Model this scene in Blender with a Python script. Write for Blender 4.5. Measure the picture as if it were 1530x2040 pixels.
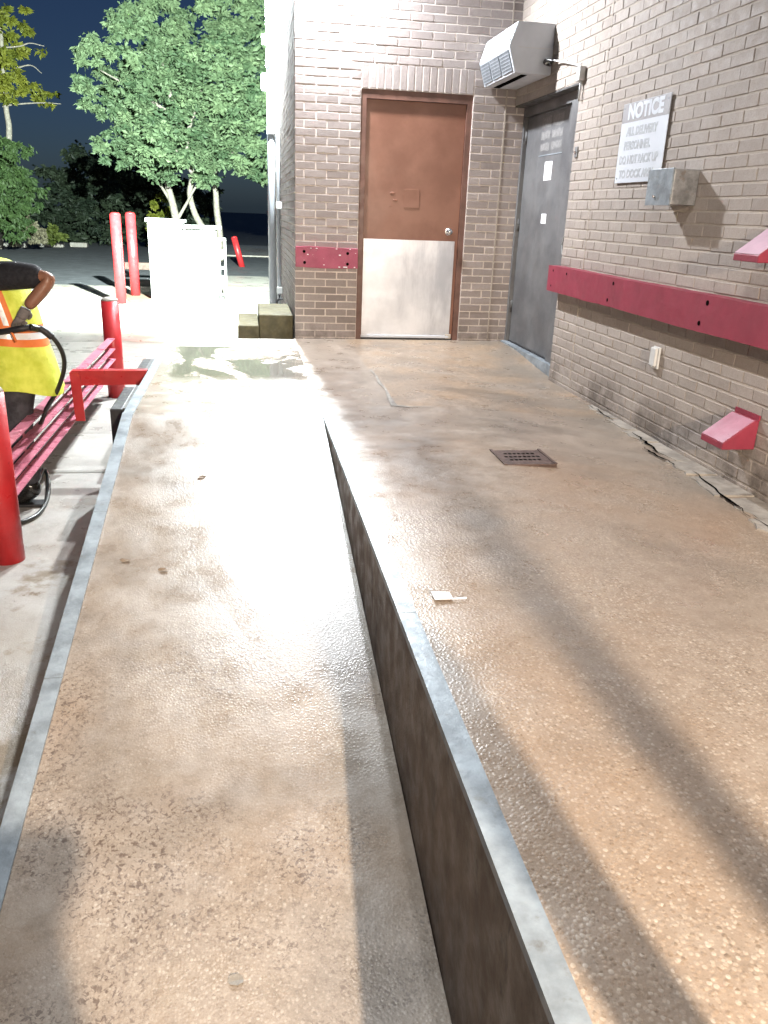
import bpy, bmesh, math, random
from mathutils import Vector, Matrix
R = math.radians
random.seed(7)
scene = bpy.context.scene
for o in list(bpy.data.objects):
    bpy.data.objects.remove(o, do_unlink=True)
C = scene.collection

# ------------------------------------------------------------------ camera
CAMP = Vector((-1.0476, -7.8212, 1.1622))
PITCH, YAW, ROLL, FPX = .3573, -.1764, .0391, 1595.4
def cam_axes():
    rz = Matrix.Rotation(YAW, 3, 'Z')
    fw = Vector((0, math.cos(PITCH), -math.sin(PITCH))); up = Vector((0, math.sin(PITCH), math.cos(PITCH))); rt = Vector((1, 0, 0))
    r2 = math.cos(ROLL) * rt + math.sin(ROLL) * up
    u2 = -math.sin(ROLL) * rt + math.cos(ROLL) * up
    return rz @ r2, rz @ u2, rz @ fw
RT, UP, FW = cam_axes()
cd = bpy.data.cameras.new('camera'); cam = bpy.data.objects.new('camera', cd); C.objects.link(cam)
cd.sensor_fit = 'VERTICAL'; cd.sensor_height = 24; cd.lens = 24 * FPX / 2040
cd.clip_start = .05; cd.clip_end = 500
m = Matrix((RT, UP, -FW)).transposed().to_4x4(); m.translation = CAMP; cam.matrix_world = m
scene.camera = cam
def survey(u, v, ax, val):          # where a sight line meets the plane axis=val (used to place things in metres)
    d = FW + RT * ((u - 765) / FPX) + UP * ((1020 - v) / FPX)
    return CAMP + d * ((val - CAMP[ax]) / d[ax])

# ------------------------------------------------------------------ sky, lamps, exposure
w = bpy.data.worlds.new('World'); scene.world = w; w.use_nodes = True
nt = w.node_tree; bg = nt.nodes['Background']
sky = nt.nodes.new('ShaderNodeTexSky'); sky.sky_type = 'NISHITA'; sky.sun_disc = False
sky.sun_elevation = R(28.0); sky.sun_rotation = R(200)
tint = nt.nodes.new('ShaderNodeMix'); tint.data_type = 'RGBA'; tint.blend_type = 'MULTIPLY'; tint.inputs[0].default_value = 1
tint.inputs[7].default_value = (.42, .62, 1.05, 1)
nt.links.new(sky.outputs[0], tint.inputs[6]); nt.links.new(tint.outputs[2], bg.inputs[0]); bg.inputs[1].default_value = .0036
vs = scene.view_settings; vs.view_transform = 'Standard'; vs.look = 'None'; vs.exposure = 2.0; vs.gamma = 1
scene.render.engine = 'CYCLES'

LAMP1 = Vector((-.645, 2.2, 3.55))      # wall pack on the side wall round the corner
LAMP2 = Vector((-.40, -.25, 3.45))     # wall pack on the door wall
LAMP3 = Vector((-1.0, -6.2, 4.3))      # pole light behind the camera
LAMP4 = Vector((-.03, -10.0, 1.80))    # tripod work light behind the camera
def lamp(name, kind, loc, power, color, size=.05, aim=None, angle=120, blend=.6, parent=None):
    d = bpy.data.lights.new(name, kind); d.energy = power; d.color = color; d.shadow_soft_size = size
    o = bpy.data.objects.new(name, d); C.objects.link(o)
    if kind == 'SPOT':
        d.spot_size = R(angle); d.spot_blend = blend
    M = Matrix.Translation(loc)
    if aim is not None:
        M = M @ (Vector(aim) - Vector(loc)).to_track_quat('-Z', 'Y').to_matrix().to_4x4()
    o.matrix_basis = M
    if parent:
        o.parent = parent; o.matrix_parent_inverse = Matrix.Translation(parent.location).inverted()
    return o
POW1, POW1F, POW2, POW3, POW4 = 670, 16500, 285, 105, 480

# ------------------------------------------------------------------ helpers
def tag(o, label=None, cat=None, group=None, kind=None):
    if label: o['label'] = label
    if cat: o['category'] = cat
    if group: o['group'] = group
    if kind: o['kind'] = kind
    return o
def mesh_obj(name, me, mat, parent=None):
    o = bpy.data.objects.new(name, me); C.objects.link(o)
    if mat is not None and not me.materials:
        for mm in (mat if isinstance(mat, (list, tuple)) else [mat]): me.materials.append(mm)
    if parent:
        o.parent = parent; o.matrix_parent_inverse = Matrix.Translation(parent.location).inverted()
    return o
def thing(name, label, cat, loc=(0, 0, 0), group=None):
    o = bpy.data.objects.new(name, None); C.objects.link(o); o.location = loc; o.empty_display_size = .1
    return tag(o, label, cat, group)
def obj(name, bm, mat, parent=None, smooth=False):
    me = bpy.data.meshes.new(name)
    bmesh.ops.recalc_face_normals(bm, faces=bm.faces)
    bm.to_mesh(me); bm.free()
    if smooth:
        for p in me.polygons: p.use_smooth = True
    return mesh_obj(name, me, mat, parent)
def B(): return bmesh.new()
def box(bm, a, b, bevel=0, M=None):
    x0, y0, z0 = a; x1, y1, z1 = b
    vs_ = [bm.verts.new(p) for p in ((x0,y0,z0),(x1,y0,z0),(x1,y1,z0),(x0,y1,z0),(x0,y0,z1),(x1,y0,z1),(x1,y1,z1),(x0,y1,z1))]
    fs = [bm.faces.new([vs_[i] for i in f]) for f in ((0,3,2,1),(4,5,6,7),(0,1,5,4),(1,2,6,5),(2,3,7,6),(3,0,4,7))]
    if bevel:
        es = list({e for f in fs for e in f.edges})
        r = bmesh.ops.bevel(bm, geom=es, offset=bevel, segments=2, affect='EDGES', profile=.5)
        vs_ = list({v for f in r['faces'] for v in f.verts} | {v for v in vs_ if v.is_valid})
    if M is not None: bmesh.ops.transform(bm, matrix=M, verts=vs_)
    return vs_
def bx(name, a, b, mat, parent=None, bevel=0, M=None):
    bm = B(); box(bm, a, b, bevel, M); return obj(name, bm, mat, parent)
def tube(bm, pts, r, n=10, cap=True):
    pts = [Vector(p) for p in pts]; rings = []
    rs = r if isinstance(r, (list, tuple)) else [r] * len(pts)
    a = None
    for i, p in enumerate(pts):
        t = (pts[min(i+1, len(pts)-1)] - pts[max(i-1, 0)]).normalized()
        if a is None:
            a = t.orthogonal().normalized()
        a = (a - t * a.dot(t)).normalized(); b = t.cross(a)
        rings.append([bm.verts.new(p + (a*math.cos(2*math.pi*k/n) + b*math.sin(2*math.pi*k/n)) * rs[i]) for k in range(n)])
    for i in range(len(rings)-1):
        for k in range(n): bm.faces.new((rings[i][k], rings[i][(k+1) % n], rings[i+1][(k+1) % n], rings[i+1][k]))
    if cap: bm.faces.new(rings[0][::-1]); bm.faces.new(rings[-1])
def tb(name, pts, r, mat, parent=None, n=12, smooth=True):
    bm = B(); tube(bm, pts, r, n); o = obj(name, bm, mat, parent)
    if smooth:
        for p in o.data.polygons: p.use_smooth = len(p.vertices) == 4
    return o
def prism(bm, prof, axis, a, b):        # prof: 2D points in the two other axes
    def P(p, t):
        return {0: (t, p[0], p[1]), 1: (p[0], t, p[1]), 2: (p[0], p[1], t)}[axis]
    A = [bm.verts.new(P(p, a)) for p in prof]; Bv = [bm.verts.new(P(p, b)) for p in prof]
    n = len(prof)
    bm.faces.new(A[::-1]); bm.faces.new(Bv)
    for i in range(n): bm.faces.new((A[i], A[(i+1) % n], Bv[(i+1) % n], Bv[i]))
def pr(name, prof, axis, a, b, mat, parent=None, bevel=0):
    bm = B(); prism(bm, prof, axis, a, b)
    if bevel: bmesh.ops.bevel(bm, geom=list(bm.edges), offset=bevel, segments=2, affect='EDGES')
    return obj(name, bm, mat, parent)
def spline(pts, n=8):                   # Catmull-Rom
    P = [Vector(p) for p in pts]; P = [2*P[0]-P[1]] + P + [2*P[-1]-P[-2]]; out = []
    for i in range(1, len(P)-2):
        for k in range(n):
            t = k / n; a, b, c, d = P[i-1], P[i], P[i+1], P[i+2]
            out.append(.5*((2*b)+(c-a)*t+(2*a-5*b+4*c-d)*t*t+(3*b-a-3*c+d)*t**3))
    return out + [P[-2]]

# ------------------------------------------------------------------ materials
class NT:
    def __init__(s, name):
        s.m = bpy.data.materials.new(name); s.m.use_nodes = True; s.t = s.m.node_tree
        s.b = s.t.nodes['Principled BSDF']; s.out = s.t.nodes['Material Output']
        s.pos = s.n('ShaderNodeNewGeometry').outputs['Position']
    def n(s, ty, **kw):
        nd = s.t.nodes.new(ty)
        for k, v in kw.items(): setattr(nd, k, v)
        return nd
    def put(s, sock, v):
        if v is None: return
        if hasattr(v, 'is_linked') or isinstance(v, bpy.types.NodeSocket): s.t.links.new(v, sock)
        else:
            if isinstance(v, (tuple, list)) and len(v) == 3 and sock.type == 'RGBA': v = (*v, 1)
            sock.default_value = v
    def noise(s, scale, detail=4, rough=.55, vec=None, dist=0):
        nd = s.n('ShaderNodeTexNoise'); s.put(nd.inputs['Vector'], vec or s.pos)
        nd.inputs['Scale'].default_value = scale; nd.inputs['Detail'].default_value = detail
        nd.inputs['Roughness'].default_value = rough; nd.inputs['Distortion'].default_value = dist
        return nd.outputs['Fac']
    def vor(s, scale, vec=None, feature='F1'):
        nd = s.n('ShaderNodeTexVoronoi', feature=feature); s.put(nd.inputs['Vector'], vec or s.pos); nd.inputs['Scale'].default_value = scale
        return nd
    def mp(s, v, a, b, c=0., d=1., smooth=True):
        nd = s.n('ShaderNodeMapRange'); nd.interpolation_type = 'SMOOTHSTEP' if smooth else 'LINEAR'
        s.put(nd.inputs[0], v)
        for i, x in enumerate((a, b, c, d)): s.put(nd.inputs[i+1], x)
        return nd.outputs[0]
    def ma(s, op, a, b=None, c=None):
        nd = s.n('ShaderNodeMath', operation=op); s.put(nd.inputs[0], a); s.put(nd.inputs[1], b)
        if c is not None: s.put(nd.inputs[2], c)
        return nd.outputs[0]
    def mix(s, f, a, b, mode='MIX'):
        nd = s.n('ShaderNodeMix', data_type='RGBA', blend_type=mode)
        s.put(nd.inputs[0], f); s.put(nd.inputs[6], a); s.put(nd.inputs[7], b); return nd.outputs[2]
    def ramp(s, f, stops):
        nd = s.n('ShaderNodeValToRGB'); s.put(nd.inputs[0], f); e = nd.color_ramp.elements
        while len(e) < len(stops): e.new(.5)
        for el, (p, c) in zip(e, stops): el.position = p; el.color = (*c, 1)
        return nd.outputs[0]
    def xyz(s, v=None):
        nd = s.n('ShaderNodeSeparateXYZ'); s.put(nd.inputs[0], v or s.pos); return nd.outputs
    def scl(s, v3):
        nd = s.n('ShaderNodeVectorMath', operation='MULTIPLY'); s.put(nd.inputs[0], s.pos); nd.inputs[1].default_value = v3; return nd.outputs[0]
    def bump(s, h, strength=.3, dist=.01):
        nd = s.n('ShaderNodeBump'); s.put(nd.inputs['Height'], h); s.put(nd.inputs['Strength'], strength); nd.inputs['Distance'].default_value = dist
        return nd.outputs[0]
    def set(s, color=None, rough=None, metal=None, normal=None, spec=None, **kw):
        s.put(s.b.inputs['Base Color'], color); s.put(s.b.inputs['Roughness'], rough); s.put(s.b.inputs['Metallic'], metal)
        if normal is not None: s.put(s.b.inputs['Normal'], normal)
        if spec is not None: s.put(s.b.inputs['Specular IOR Level'], spec)
        for k, v in kw.items(): s.put(s.b.inputs[k], v)
        return s.m

def simple(name, col, rough=.5, metal=0, var=.25, scale=8, bump=.15, bscale=60, dirt=None, spec=None):
    s = NT(name); f = s.noise(scale, 6, .65)
    c = s.mix(s.mp(f, .3, .7), tuple(x*(1-var) for x in col), tuple(min(1, x*(1+var*.6)) for x in col))
    if dirt:
        c = s.mix(s.mp(s.noise(scale*1.7, 8, .7), .55, .72, 0, .8), c, dirt)
    r = s.mp(s.noise(scale*2.3, 4), .3, .7, max(.05, rough-.12), min(1, rough+.12))
    return s.set(c, r, metal, s.bump(s.noise(bscale, 4), bump, .004), spec)

def brick_mat(name, ramp_cols, from_attr):
    s = NT(name)
    if from_attr:
        rnd = s.n('ShaderNodeAttribute', attribute_name='rnd').outputs['Fac']
    else:
        rnd = s.n('ShaderNodeObjectInfo').outputs['Random']
    c = s.ramp(rnd, ramp_cols)
    c = s.mix(s.mp(s.noise(35, 6, .7), .3, .75, 0, .45), c, tuple(x*.72 for x in ramp_cols[1][1]))
    c = s.mix(s.mp(s.noise(160, 3, .6), .58, .72, 0, .5), c, (.13, .10, .08))
    c = s.mix(s.mp(s.noise(1.3, 5, .6), .45, .75, 0, .30), c, (.20, .165, .14))
    z = s.xyz()[2]
    g = s.ma('MULTIPLY', s.mp(z, .30, -.05), s.mp(s.noise(3.2, 6, .7), .40, .62))
    c = s.mix(s.ma('MULTIPLY', g, .75), c, (.085, .068, .055))
    st = s.noise(2.2, 6, .65, s.scl((1, 1, .25)))
    c = s.mix(s.mp(st, .60, .75, 0, .30), c, (.42, .38, .34))
    h = s.ma('ADD', s.noise(90, 5, .7), s.ma('MULTIPLY', s.noise(22, 3), 1.2))
    return s.set(c, s.mp(s.noise(20, 3), .3, .7, .62, .85), 0, s.bump(h, .5, .004), .35)
BR1 = [(0, (.275, .234, .216)), (.35, (.340, .292, .272)), (.7, (.395, .343, .322)), (1, (.315, .275, .258))]
BR2 = [(0, (.330, .284, .248)), (.35, (.370, .320, .280)), (.7, (.400, .346, .303)), (1, (.350, .303, .266))]
def mortar_mat(name, col):
    s = NT(name)
    c = s.mix(s.mp(s.noise(40, 6, .7), .3, .7), tuple(x*.82 for x in col), col)
    z = s.xyz()[2]
    g = s.ma('MULTIPLY', s.mp(z, .25, -.05), s.mp(s.noise(3.2, 6, .7), .38, .62))
    c = s.mix(s.ma('MULTIPLY', g, .8), c, (.10, .08, .065))
    c = s.mix(s.mp(s.noise(2.0, 5), .5, .7, 0, .4), c, tuple(x*.7 for x in col))
    return s.set(c, .9, 0, s.bump(s.noise(180, 4, .7), .5, .003), .3)

def agg_mat(name, kind):
    s = NT(name); x, y, z = s.xyz()[:3]
    wob = s.noise(2.2, 5, .6)
    big = s.noise(.9, 6, .62)
    v = s.vor(105); vd = v.outputs['Distance']; vr = s.xyz(v.outputs['Color'])[0]
    v2 = s.vor(170); vr2 = s.xyz(v2.outputs['Color'])[1]
    stone = s.ramp(vr, [(0, (.13, .10, .075)), (.22, (.26, .20, .15)), (.55, (.36, .29, .23)), (.82, (.45, .385, .315)), (.97, (.62, .56, .49))])
    stone = s.mix(.35, stone, s.ramp(vr2, [(0, (.18, .13, .09)), (.6, (.36, .28, .20)), (1, (.60, .53, .44))]))
    matrix = s.ramp(s.noise(14, 8, .7), [(.25, (.225, .178, .135)), (.5, (.31, .252, .20)), (.75, (.385, .325, .265))])
    expo = s.mp(s.noise(1.7, 6, .6, dist=.4), .33, .62, .25, .95)
    if kind == 'dock':
        slab = s.ma('MULTIPLY', s.mp(y, -2.87, -2.83), s.mp(x, -.12, -.08))
        expo = s.ma('MULTIPLY', expo, s.ma('MAXIMUM', s.mp(y, -3.6, -4.9, .35, 1), s.ma('MULTIPLY', slab, .9)))
    else:
        expo = s.ma('MULTIPLY', expo, .55)
    sm = s.ma('MULTIPLY', s.mp(vd, .62, .40), expo)
    c = s.mix(sm, matrix, stone)
    # broad stains
    c = s.mix(s.mp(big, .42, .68, 0, .38), c, (.33, .20, .105))
    c = s.mix(s.mp(s.noise(1.4, 4, .5, dist=.8), .50, .74, 0, .5), c, (.165, .14, .115))
    c = s.mix(s.mp(s.noise(3.1, 8, .7), .60, .76, 0, .45), c, (.45, .40, .34))
    sp1 = s.noise(210, 4, .7)
    c = s.mix(s.mp(sp1, .56, .70, 0, .55), c, (.13, .10, .08))
    c = s.mix(s.mp(sp1, .44, .32, 0, .40), c, (.48, .42, .36))
    bumpk = .26
    flat = None
    rough = s.mp(s.noise(5, 6, .65), .3, .7, .24, .46)
    if kind == 'ramp':
        # sparse dark pits where the paste has washed out
        pits = s.ma('MULTIPLY', s.mp(s.noise(72, 4, .66, dist=.6), .515, .605), s.mp(s.noise(2.6, 5, .6), .40, .58))
        pits = s.ma('MULTIPLY', pits, s.mp(y, -4.6, -5.6, .15, 1))
        c = s.mix(s.ma('MULTIPLY', pits, .75), c, (.085, .052, .038))
        curb_shade = s.mp(s.ma('ADD', x, s.ma('MULTIPLY', wob, .16)), -.80, -.66)  # grey strip along the curb: its shadow on the ramp, put into the colour
        c = s.mix(s.ma('MULTIPLY', curb_shade, .55), c, s.mix(.5, c, (.20, .19, .165)))
        # standing water on the level part
        n1 = s.noise(1.5, 6, .6, s.scl((1, .7, 1)), .5)
        reg = s.ma('MULTIPLY', s.mp(y, -2.15, -1.75), s.mp(y, -.50, -.56))
        reg = s.ma('MULTIPLY', reg, s.mp(s.ma('ADD', x, s.ma('MULTIPLY', wob, .25)), -1.60, -1.42))
        pud = s.ma('MULTIPLY', s.mp(n1, .44, .49), reg)
        dry = s.mp(y, -.54, -.50)
        c = s.mix(dry, c, (.52, .49, .44))
        c = s.mix(s.ma('MULTIPLY', pud, .75), c, (.16, .155, .135))
        rough = s.mix(pud, s.mix(dry, rough, (.6,)*3), (.035,)*3)
        flat = pud
    else:
        # smoother cement repair running across in front of the door slab
        yy = s.ma('ADD', y, s.ma('MULTIPLY', s.ma('SUBTRACT', wob, .5), 1.1))
        cem = s.ma('MULTIPLY', s.mp(yy, -3.95, -3.45), s.mp(y, -2.82, -2.86))
        cem = s.ma('MULTIPLY', cem, s.mp(s.noise(1.1, 4), .36, .5, .35, 1))
        left = s.ma('MULTIPLY', s.mp(s.ma('ADD', x, s.ma('MULTIPLY', wob, .12)), .0, -.08), s.mp(y, -2.9, -2.7))
        cem = s.ma('MAXIMUM', cem, s.ma('MULTIPLY', left, .8))
        smooth_c = s.ramp(s.noise(5, 8, .65, dist=.6), [(.3, (.20, .16, .13)), (.52, (.31, .255, .205)), (.72, (.42, .36, .30))])
        c = s.mix(s.ma('MULTIPLY', cem, .85), c, smooth_c)
        org = slab
        org = s.ma('MULTIPLY', org, s.mp(s.noise(2.4, 6, .65), .38, .62))
        c = s.mix(s.ma('MULTIPLY', org, .5), c, (.36, .235, .13))
        c = s.mix(s.ma('MULTIPLY', slab, s.mp(s.noise(30, 4, .6), .5, .62, 0, .5)), c, (.17, .12, .08))
        dirt = s.ma('MULTIPLY', s.mp(s.noise(1.8, 5, .55, s.scl((.6, 1, 1)), .6), .46, .66), s.mp(y, -4.3, -3.6, .15, 1))
        c = s.mix(s.ma('MULTIPLY', dirt, .55), c, (.135, .112, .09))
        edge = s.ma('MULTIPLY', s.mp(x, .85, 1.25), s.mp(s.noise(2.8, 6, .65), .35, .6))
        edge = s.ma('MULTIPLY', edge, s.mp(y, -5.2, -4.4))
        c = s.mix(s.ma('MULTIPLY', edge, .6), c, (.21, .185, .155))
        flat = cem
    h = s.ma('ADD', s.ma('MULTIPLY', s.mp(vd, .7, .1), expo), s.ma('MULTIPLY', s.noise(260, 3, .6), .35))
    strength = s.ma('MULTIPLY_ADD', flat, -bumpk*.97, bumpk)
    return s.set(c, rough, 0, s.bump(h, strength, .0035), .75)

def lot_mat():
    s = NT('apron_concrete'); x, y, z = s.xyz()[:3]
    c = s.ramp(s.noise(3, 9, .7), [(.25, (.27, .25, .225)), (.5, (.36, .34, .31)), (.75, (.43, .41, .38))])
    c = s.mix(s.mp(s.noise(.7, 5, .6), .48, .66, 0, .6), c, (.235, .175, .12))
    c = s.mix(s.ma('MULTIPLY', s.mp(s.noise(1.9, 6, .7), .5, .62), s.mp(y, -2.8, -4.0)), c, (.17, .125, .075))
    c = s.mix(s.mp(s.noise(120, 4, .7), .58, .72, 0, .5), c, (.16, .15, .135))
    rough = s.mp(s.noise(2.5, 6, .65), .35, .62, .22, .6)
    h = s.ma('ADD', s.noise(140, 5, .75), s.ma('MULTIPLY', s.noise(18, 4), .8))
    return s.set(c, rough, 0, s.bump(h, .5, .005), .5)

def red_paint(name, col, chips=(.78, .70, .68), chip=.72, wornc=None, rough=.45):
    s = NT(name)
    c = s.mix(s.mp(s.noise(6, 6, .65), .3, .7), tuple(x*.78 for x in col), col)
    c = s.mix(s.mp(s.noise(55, 5, .7), chip, chip+.05, 0, .8), c, chips)
    c = s.mix(s.mp(s.noise(24, 7, .75), .62, .70, 0, .6), c, tuple(x*.35 for x in col))
    return s.set(c, s.mp(s.noise(9, 4), .3, .7, rough-.1, rough+.15), 0, s.bump(s.noise(70, 5, .7), .25, .004))

def leaf_mat(name, a, b):
    s = NT(name)
    rnd = s.n('ShaderNodeAttribute', attribute_name='rnd').outputs['Fac']
    c = s.mix(rnd, a, b)
    s.set(c, .55, 0, None, .35)
    tr = s.n('ShaderNodeBsdfTranslucent'); s.put(tr.inputs[0], c)
    mx = s.n('ShaderNodeMixShader'); mx.inputs[0].default_value = .3
    s.t.links.new(s.b.outputs[0], mx.inputs[1]); s.t.links.new(tr.outputs[0], mx.inputs[2]); s.t.links.new(mx.outputs[0], s.out.inputs[0])
    return s.m
def glow_mat(name, col, strength):
    s = NT(name); s.set((.9, .9, .9), .4)
    s.put(s.b.inputs['Emission Color'], col); s.b.inputs['Emission Strength'].default_value = strength
    return s.m

M_brick_a = brick_mat('brick_each', BR1, False); M_brick_aj = brick_mat('brick_joined', BR1, True)
M_brick_b = brick_mat('tan_brick_each', BR2, False); M_brick_bj = brick_mat('tan_brick_joined', BR2, True)
M_mort = mortar_mat('mortar_pale', (.74, .66, .60)); M_mort2 = mortar_mat('mortar_tan', (.46, .40, .34))
M_ramp = agg_mat('ramp_aggregate', 'ramp'); M_dock = agg_mat('dock_aggregate', 'dock'); M_lot = lot_mat()
M_asph = simple('asphalt', (.095, .100, .112), .75, 0, .3, 2.5, .5, 120)
M_cement = simple('cement_grey', (.33, .30, .26), .7, 0, .35, 7, .5, 90, (.17, .15, .13))
M_galv = simple('galvanised_steel', (.27, .305, .33), .50, .2, .35, 7, .3, 50, (.15, .145, .135))
M_boxsteel = simple('dull_box_steel', (.30, .30, .30), .5, .6, .45, 11, .2, 60, (.20, .14, .10))
M_rust = None
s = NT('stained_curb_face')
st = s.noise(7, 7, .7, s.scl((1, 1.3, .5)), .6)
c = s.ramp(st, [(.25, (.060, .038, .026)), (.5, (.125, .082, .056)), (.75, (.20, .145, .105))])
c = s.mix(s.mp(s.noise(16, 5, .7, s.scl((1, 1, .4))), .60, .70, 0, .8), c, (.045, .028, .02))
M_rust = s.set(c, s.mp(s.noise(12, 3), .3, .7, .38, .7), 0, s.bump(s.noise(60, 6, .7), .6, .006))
M_red = red_paint('red_paint', (.52, .028, .032), chip=.74, rough=.36)
M_redrail = red_paint('worn_red_rail_sheen', (.54, .17, .23), chip=.64, rough=.30)  # wet sheen on the rails painted in as pink; the chips are wear
M_redboard = red_paint('red_board_paint', (.27, .026, .052), chip=.78, rough=.55)
M_pinkboard = red_paint('faded_red_board_paint', (.40, .085, .135), chip=.66, rough=.6)
M_wedgeA = red_paint('red_top_strong_sheen', (.56, .36, .44), chip=.80, rough=.5); M_wedgeB = red_paint('red_top_soft_sheen', (.40, .13, .19), chip=.78, rough=.5)  # lamp sheen on the wedge tops, painted in as paler reds
M_stepshade = simple('shaded_step_concrete', (.105, .088, .045), .85, 0, .35, 8, .5, 60)  # dark olive concrete: shade on the unlit steps put into the colour
M_black = simple('black_rubber', (.018, .018, .020), .55, 0, .3, 10, .3, 70)
M_hose = simple('hose_rubber', (.022, .022, .018), .42, 0, .2, 30)
M_white = simple('white_enamel', (.56, .59, .63), .4, 0, .06, 6, .05, 40)
M_cab = simple('cabinet_enamel', (.40, .41, .40), .45, 0, .08, 3, .05, 40)
M_ltgrey = simple('light_grey_paint', (.60, .60, .58), .45, 0, .1, 9, .1, 60)
M_cablt = simple('cabinet_fittings', (.30, .31, .31), .5, .1, .1)
M_beige = simple('beige_plastic', (.50, .45, .38), .5, 0, .12, 9)
M_brown = None
s = NT('brown_door_paint')
c = s.mix(s.mp(s.noise(2.2, 6, .6), .35, .65), (.185, .075, .045), (.245, .110, .070))
c = s.mix(s.mp(s.noise(40, 5, .7), .66, .74, 0, .4), c, (.14, .06, .04))
M_brown = s.set(c, s.mp(s.noise(4, 4), .3, .7, .36, .50), 0, s.bump(s.ma('ADD', s.noise(5, 3), s.ma('MULTIPLY', s.noise(90, 3), .3)), .12, .01))
M_frame = simple('brown_frame_paint', (.15, .072, .052), .5, 0, .3, 6, .2, 60)
s = NT('brushed_plate')
c = s.mix(s.mp(s.noise(3, 6, .6), .35, .7), (.54, .56, .60), (.68, .70, .74))
c = s.mix(s.mp(s.noise(1.2, 7, .7, s.scl((1.6, 1, .35))), .50, .68, 0, .6), c, (.30, .32, .37))
M_plate = s.set(c, s.mp(s.noise(7, 5), .3, .7, .32, .50), .55, s.bump(s.noise(120, 2, .5, s.scl((.15, 1, 4))), .1, .002))
s = NT('grey_door_paint')
c = s.mix(s.mp(s.noise(2.4, 7, .65), .35, .68), (.105, .105, .108), (.165, .165, .165))
c = s.mix(s.mp(s.noise(3.5, 6, .7, s.scl((1, 1, .3)), .4), .60, .74, 0, .5), c, (.27, .265, .26))
c = s.mix(s.mp(s.noise(60, 4, .7), .66, .73, 0, .6), c, (.05, .045, .04))
M_grey = s.set(c, s.mp(s.noise(4, 4), .3, .7, .36, .6), .15, s.bump(s.noise(45, 5, .7), .2, .004))
M_greydark = simple('dark_frame_paint', (.085, .083, .08), .55, .1, .3, 7, .2, 60)
M_cast = simple('cast_iron', (.115, .075, .062), .55, .4, .4, 18, .5, 90)
M_void = simple('drain_void', (.004, .004, .004), 1, 0, .1, spec=0)
M_sign = simple('sign_white', (.58, .61, .65), .45, 0, .04, 6, .03)
M_signband = simple('sign_faded_band', (.33, .32, .33), .5, 0, .1, 9, .05)
M_signtext = simple('sign_faded_letters', (.42, .44, .46), .5, 0, .05, 9, .03)
M_paper = simple('white_paper', (.85, .85, .86), .8, 0, .05)
M_fadedtext = simple('faded_door_letters', (.20, .195, .19), .6, 0, .25, 40)
M_chrome = simple('knob_steel', (.62, .62, .62), .22, .9, .05)
M_bark = simple('pale_bark', (.34, .31, .26), .8, 0, .35, 12, .6, 60)
M_leafA = leaf_mat('leaf_green', (.070, .130, .065), (.27, .37, .20))
M_leafB = leaf_mat('leaf_yellow_green', (.13, .16, .022), (.26, .27, .04))
M_leafC = leaf_mat('leaf_dark_hedge', (.022, .036, .024), (.048, .066, .038))
M_leafD = leaf_mat('leaf_vine', (.045, .085, .030), (.09, .15, .05))
M_leafE = leaf_mat('dry_scrub', (.20, .18, .12), (.30, .28, .19))
M_grass = leaf_mat('verge_grass', (.07, .10, .02), (.14, .17, .04))
M_dead = simple('dead_leaf', (.20, .13, .07), .7, 0, .3, 60)
M_skin = simple('skin', (.235, .105, .060), .5, 0, .12, 20, .1, 120)
M_shirt = simple('black_cloth', (.012, .012, .016), .85, 0, .3, 20, .4, 200)
M_pants = simple('dark_work_trousers', (.045, .042, .050), .8, 0, .45, 14, .4, 160)
M_glove = simple('grey_glove', (.17, .15, .14), .8, 0, .2, 40, .4, 150)
s = NT('lime_vest'); M_lime = s.set(s.mix(s.mp(s.noise(14, 5), .3, .7), (.60, .68, .055), (.78, .84, .12)), .7, 0, s.bump(s.ma('ADD', s.noise(9, 4), s.ma('MULTIPLY', s.noise(300, 2), .1)), .8, .02))
M_orange = simple('orange_tape', (.80, .20, .04), .6, 0, .1)
M_silver = simple('reflective_tape', (.82, .82, .80), .35, .1, .05)
M_boot = simple('wet_black_boot', (.014, .013, .012), .22, 0, .3, 20, .3, 60)

# ================================================================== the setting
def floor_z(x, y):
    def ss(t): t = max(0, min(1, t)); return t*t*(3-2*t)
    return -.085 * ss((x-.1)/1.3) * ss((-y-.25)/1.3)
GZ = -.67
# far ground, reaching the horizon
bm = B()
for xs in ((-260, 260),):
    v = [bm.verts.new(p) for p in ((-260, -60, GZ-.03), (260, -60, GZ-.03), (260, 300, GZ-.03), (-260, 300, GZ-.03))]; bm.faces.new(v)
tag(obj('ground', bm, M_asph), kind='structure')
# concrete apron in front of the dock, a slab with expansion joints
apron = tag(bx('apron', (-26, -14, GZ-.20), (-.60, -2.05, GZ), M_lot), kind='structure')
for (y0, y1, xa) in ((-2.038, -.95, -26), (-.938, 4.0, -26), (4.012, 9.0, -26), (9.012, 12.4, -7), (12.412, 16.2, -3.2)):
    bx('slab', (xa, y0, GZ-.20), (-.40 if y0 > 2 else -.60, y1, GZ + random.uniform(-.002, .002)), M_lot, apron)
far_lot = tag(bx('far_pavement', (-2.4, 26.5, GZ-.2), (14, 36, GZ+.02), M_lot), kind='structure')

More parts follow.
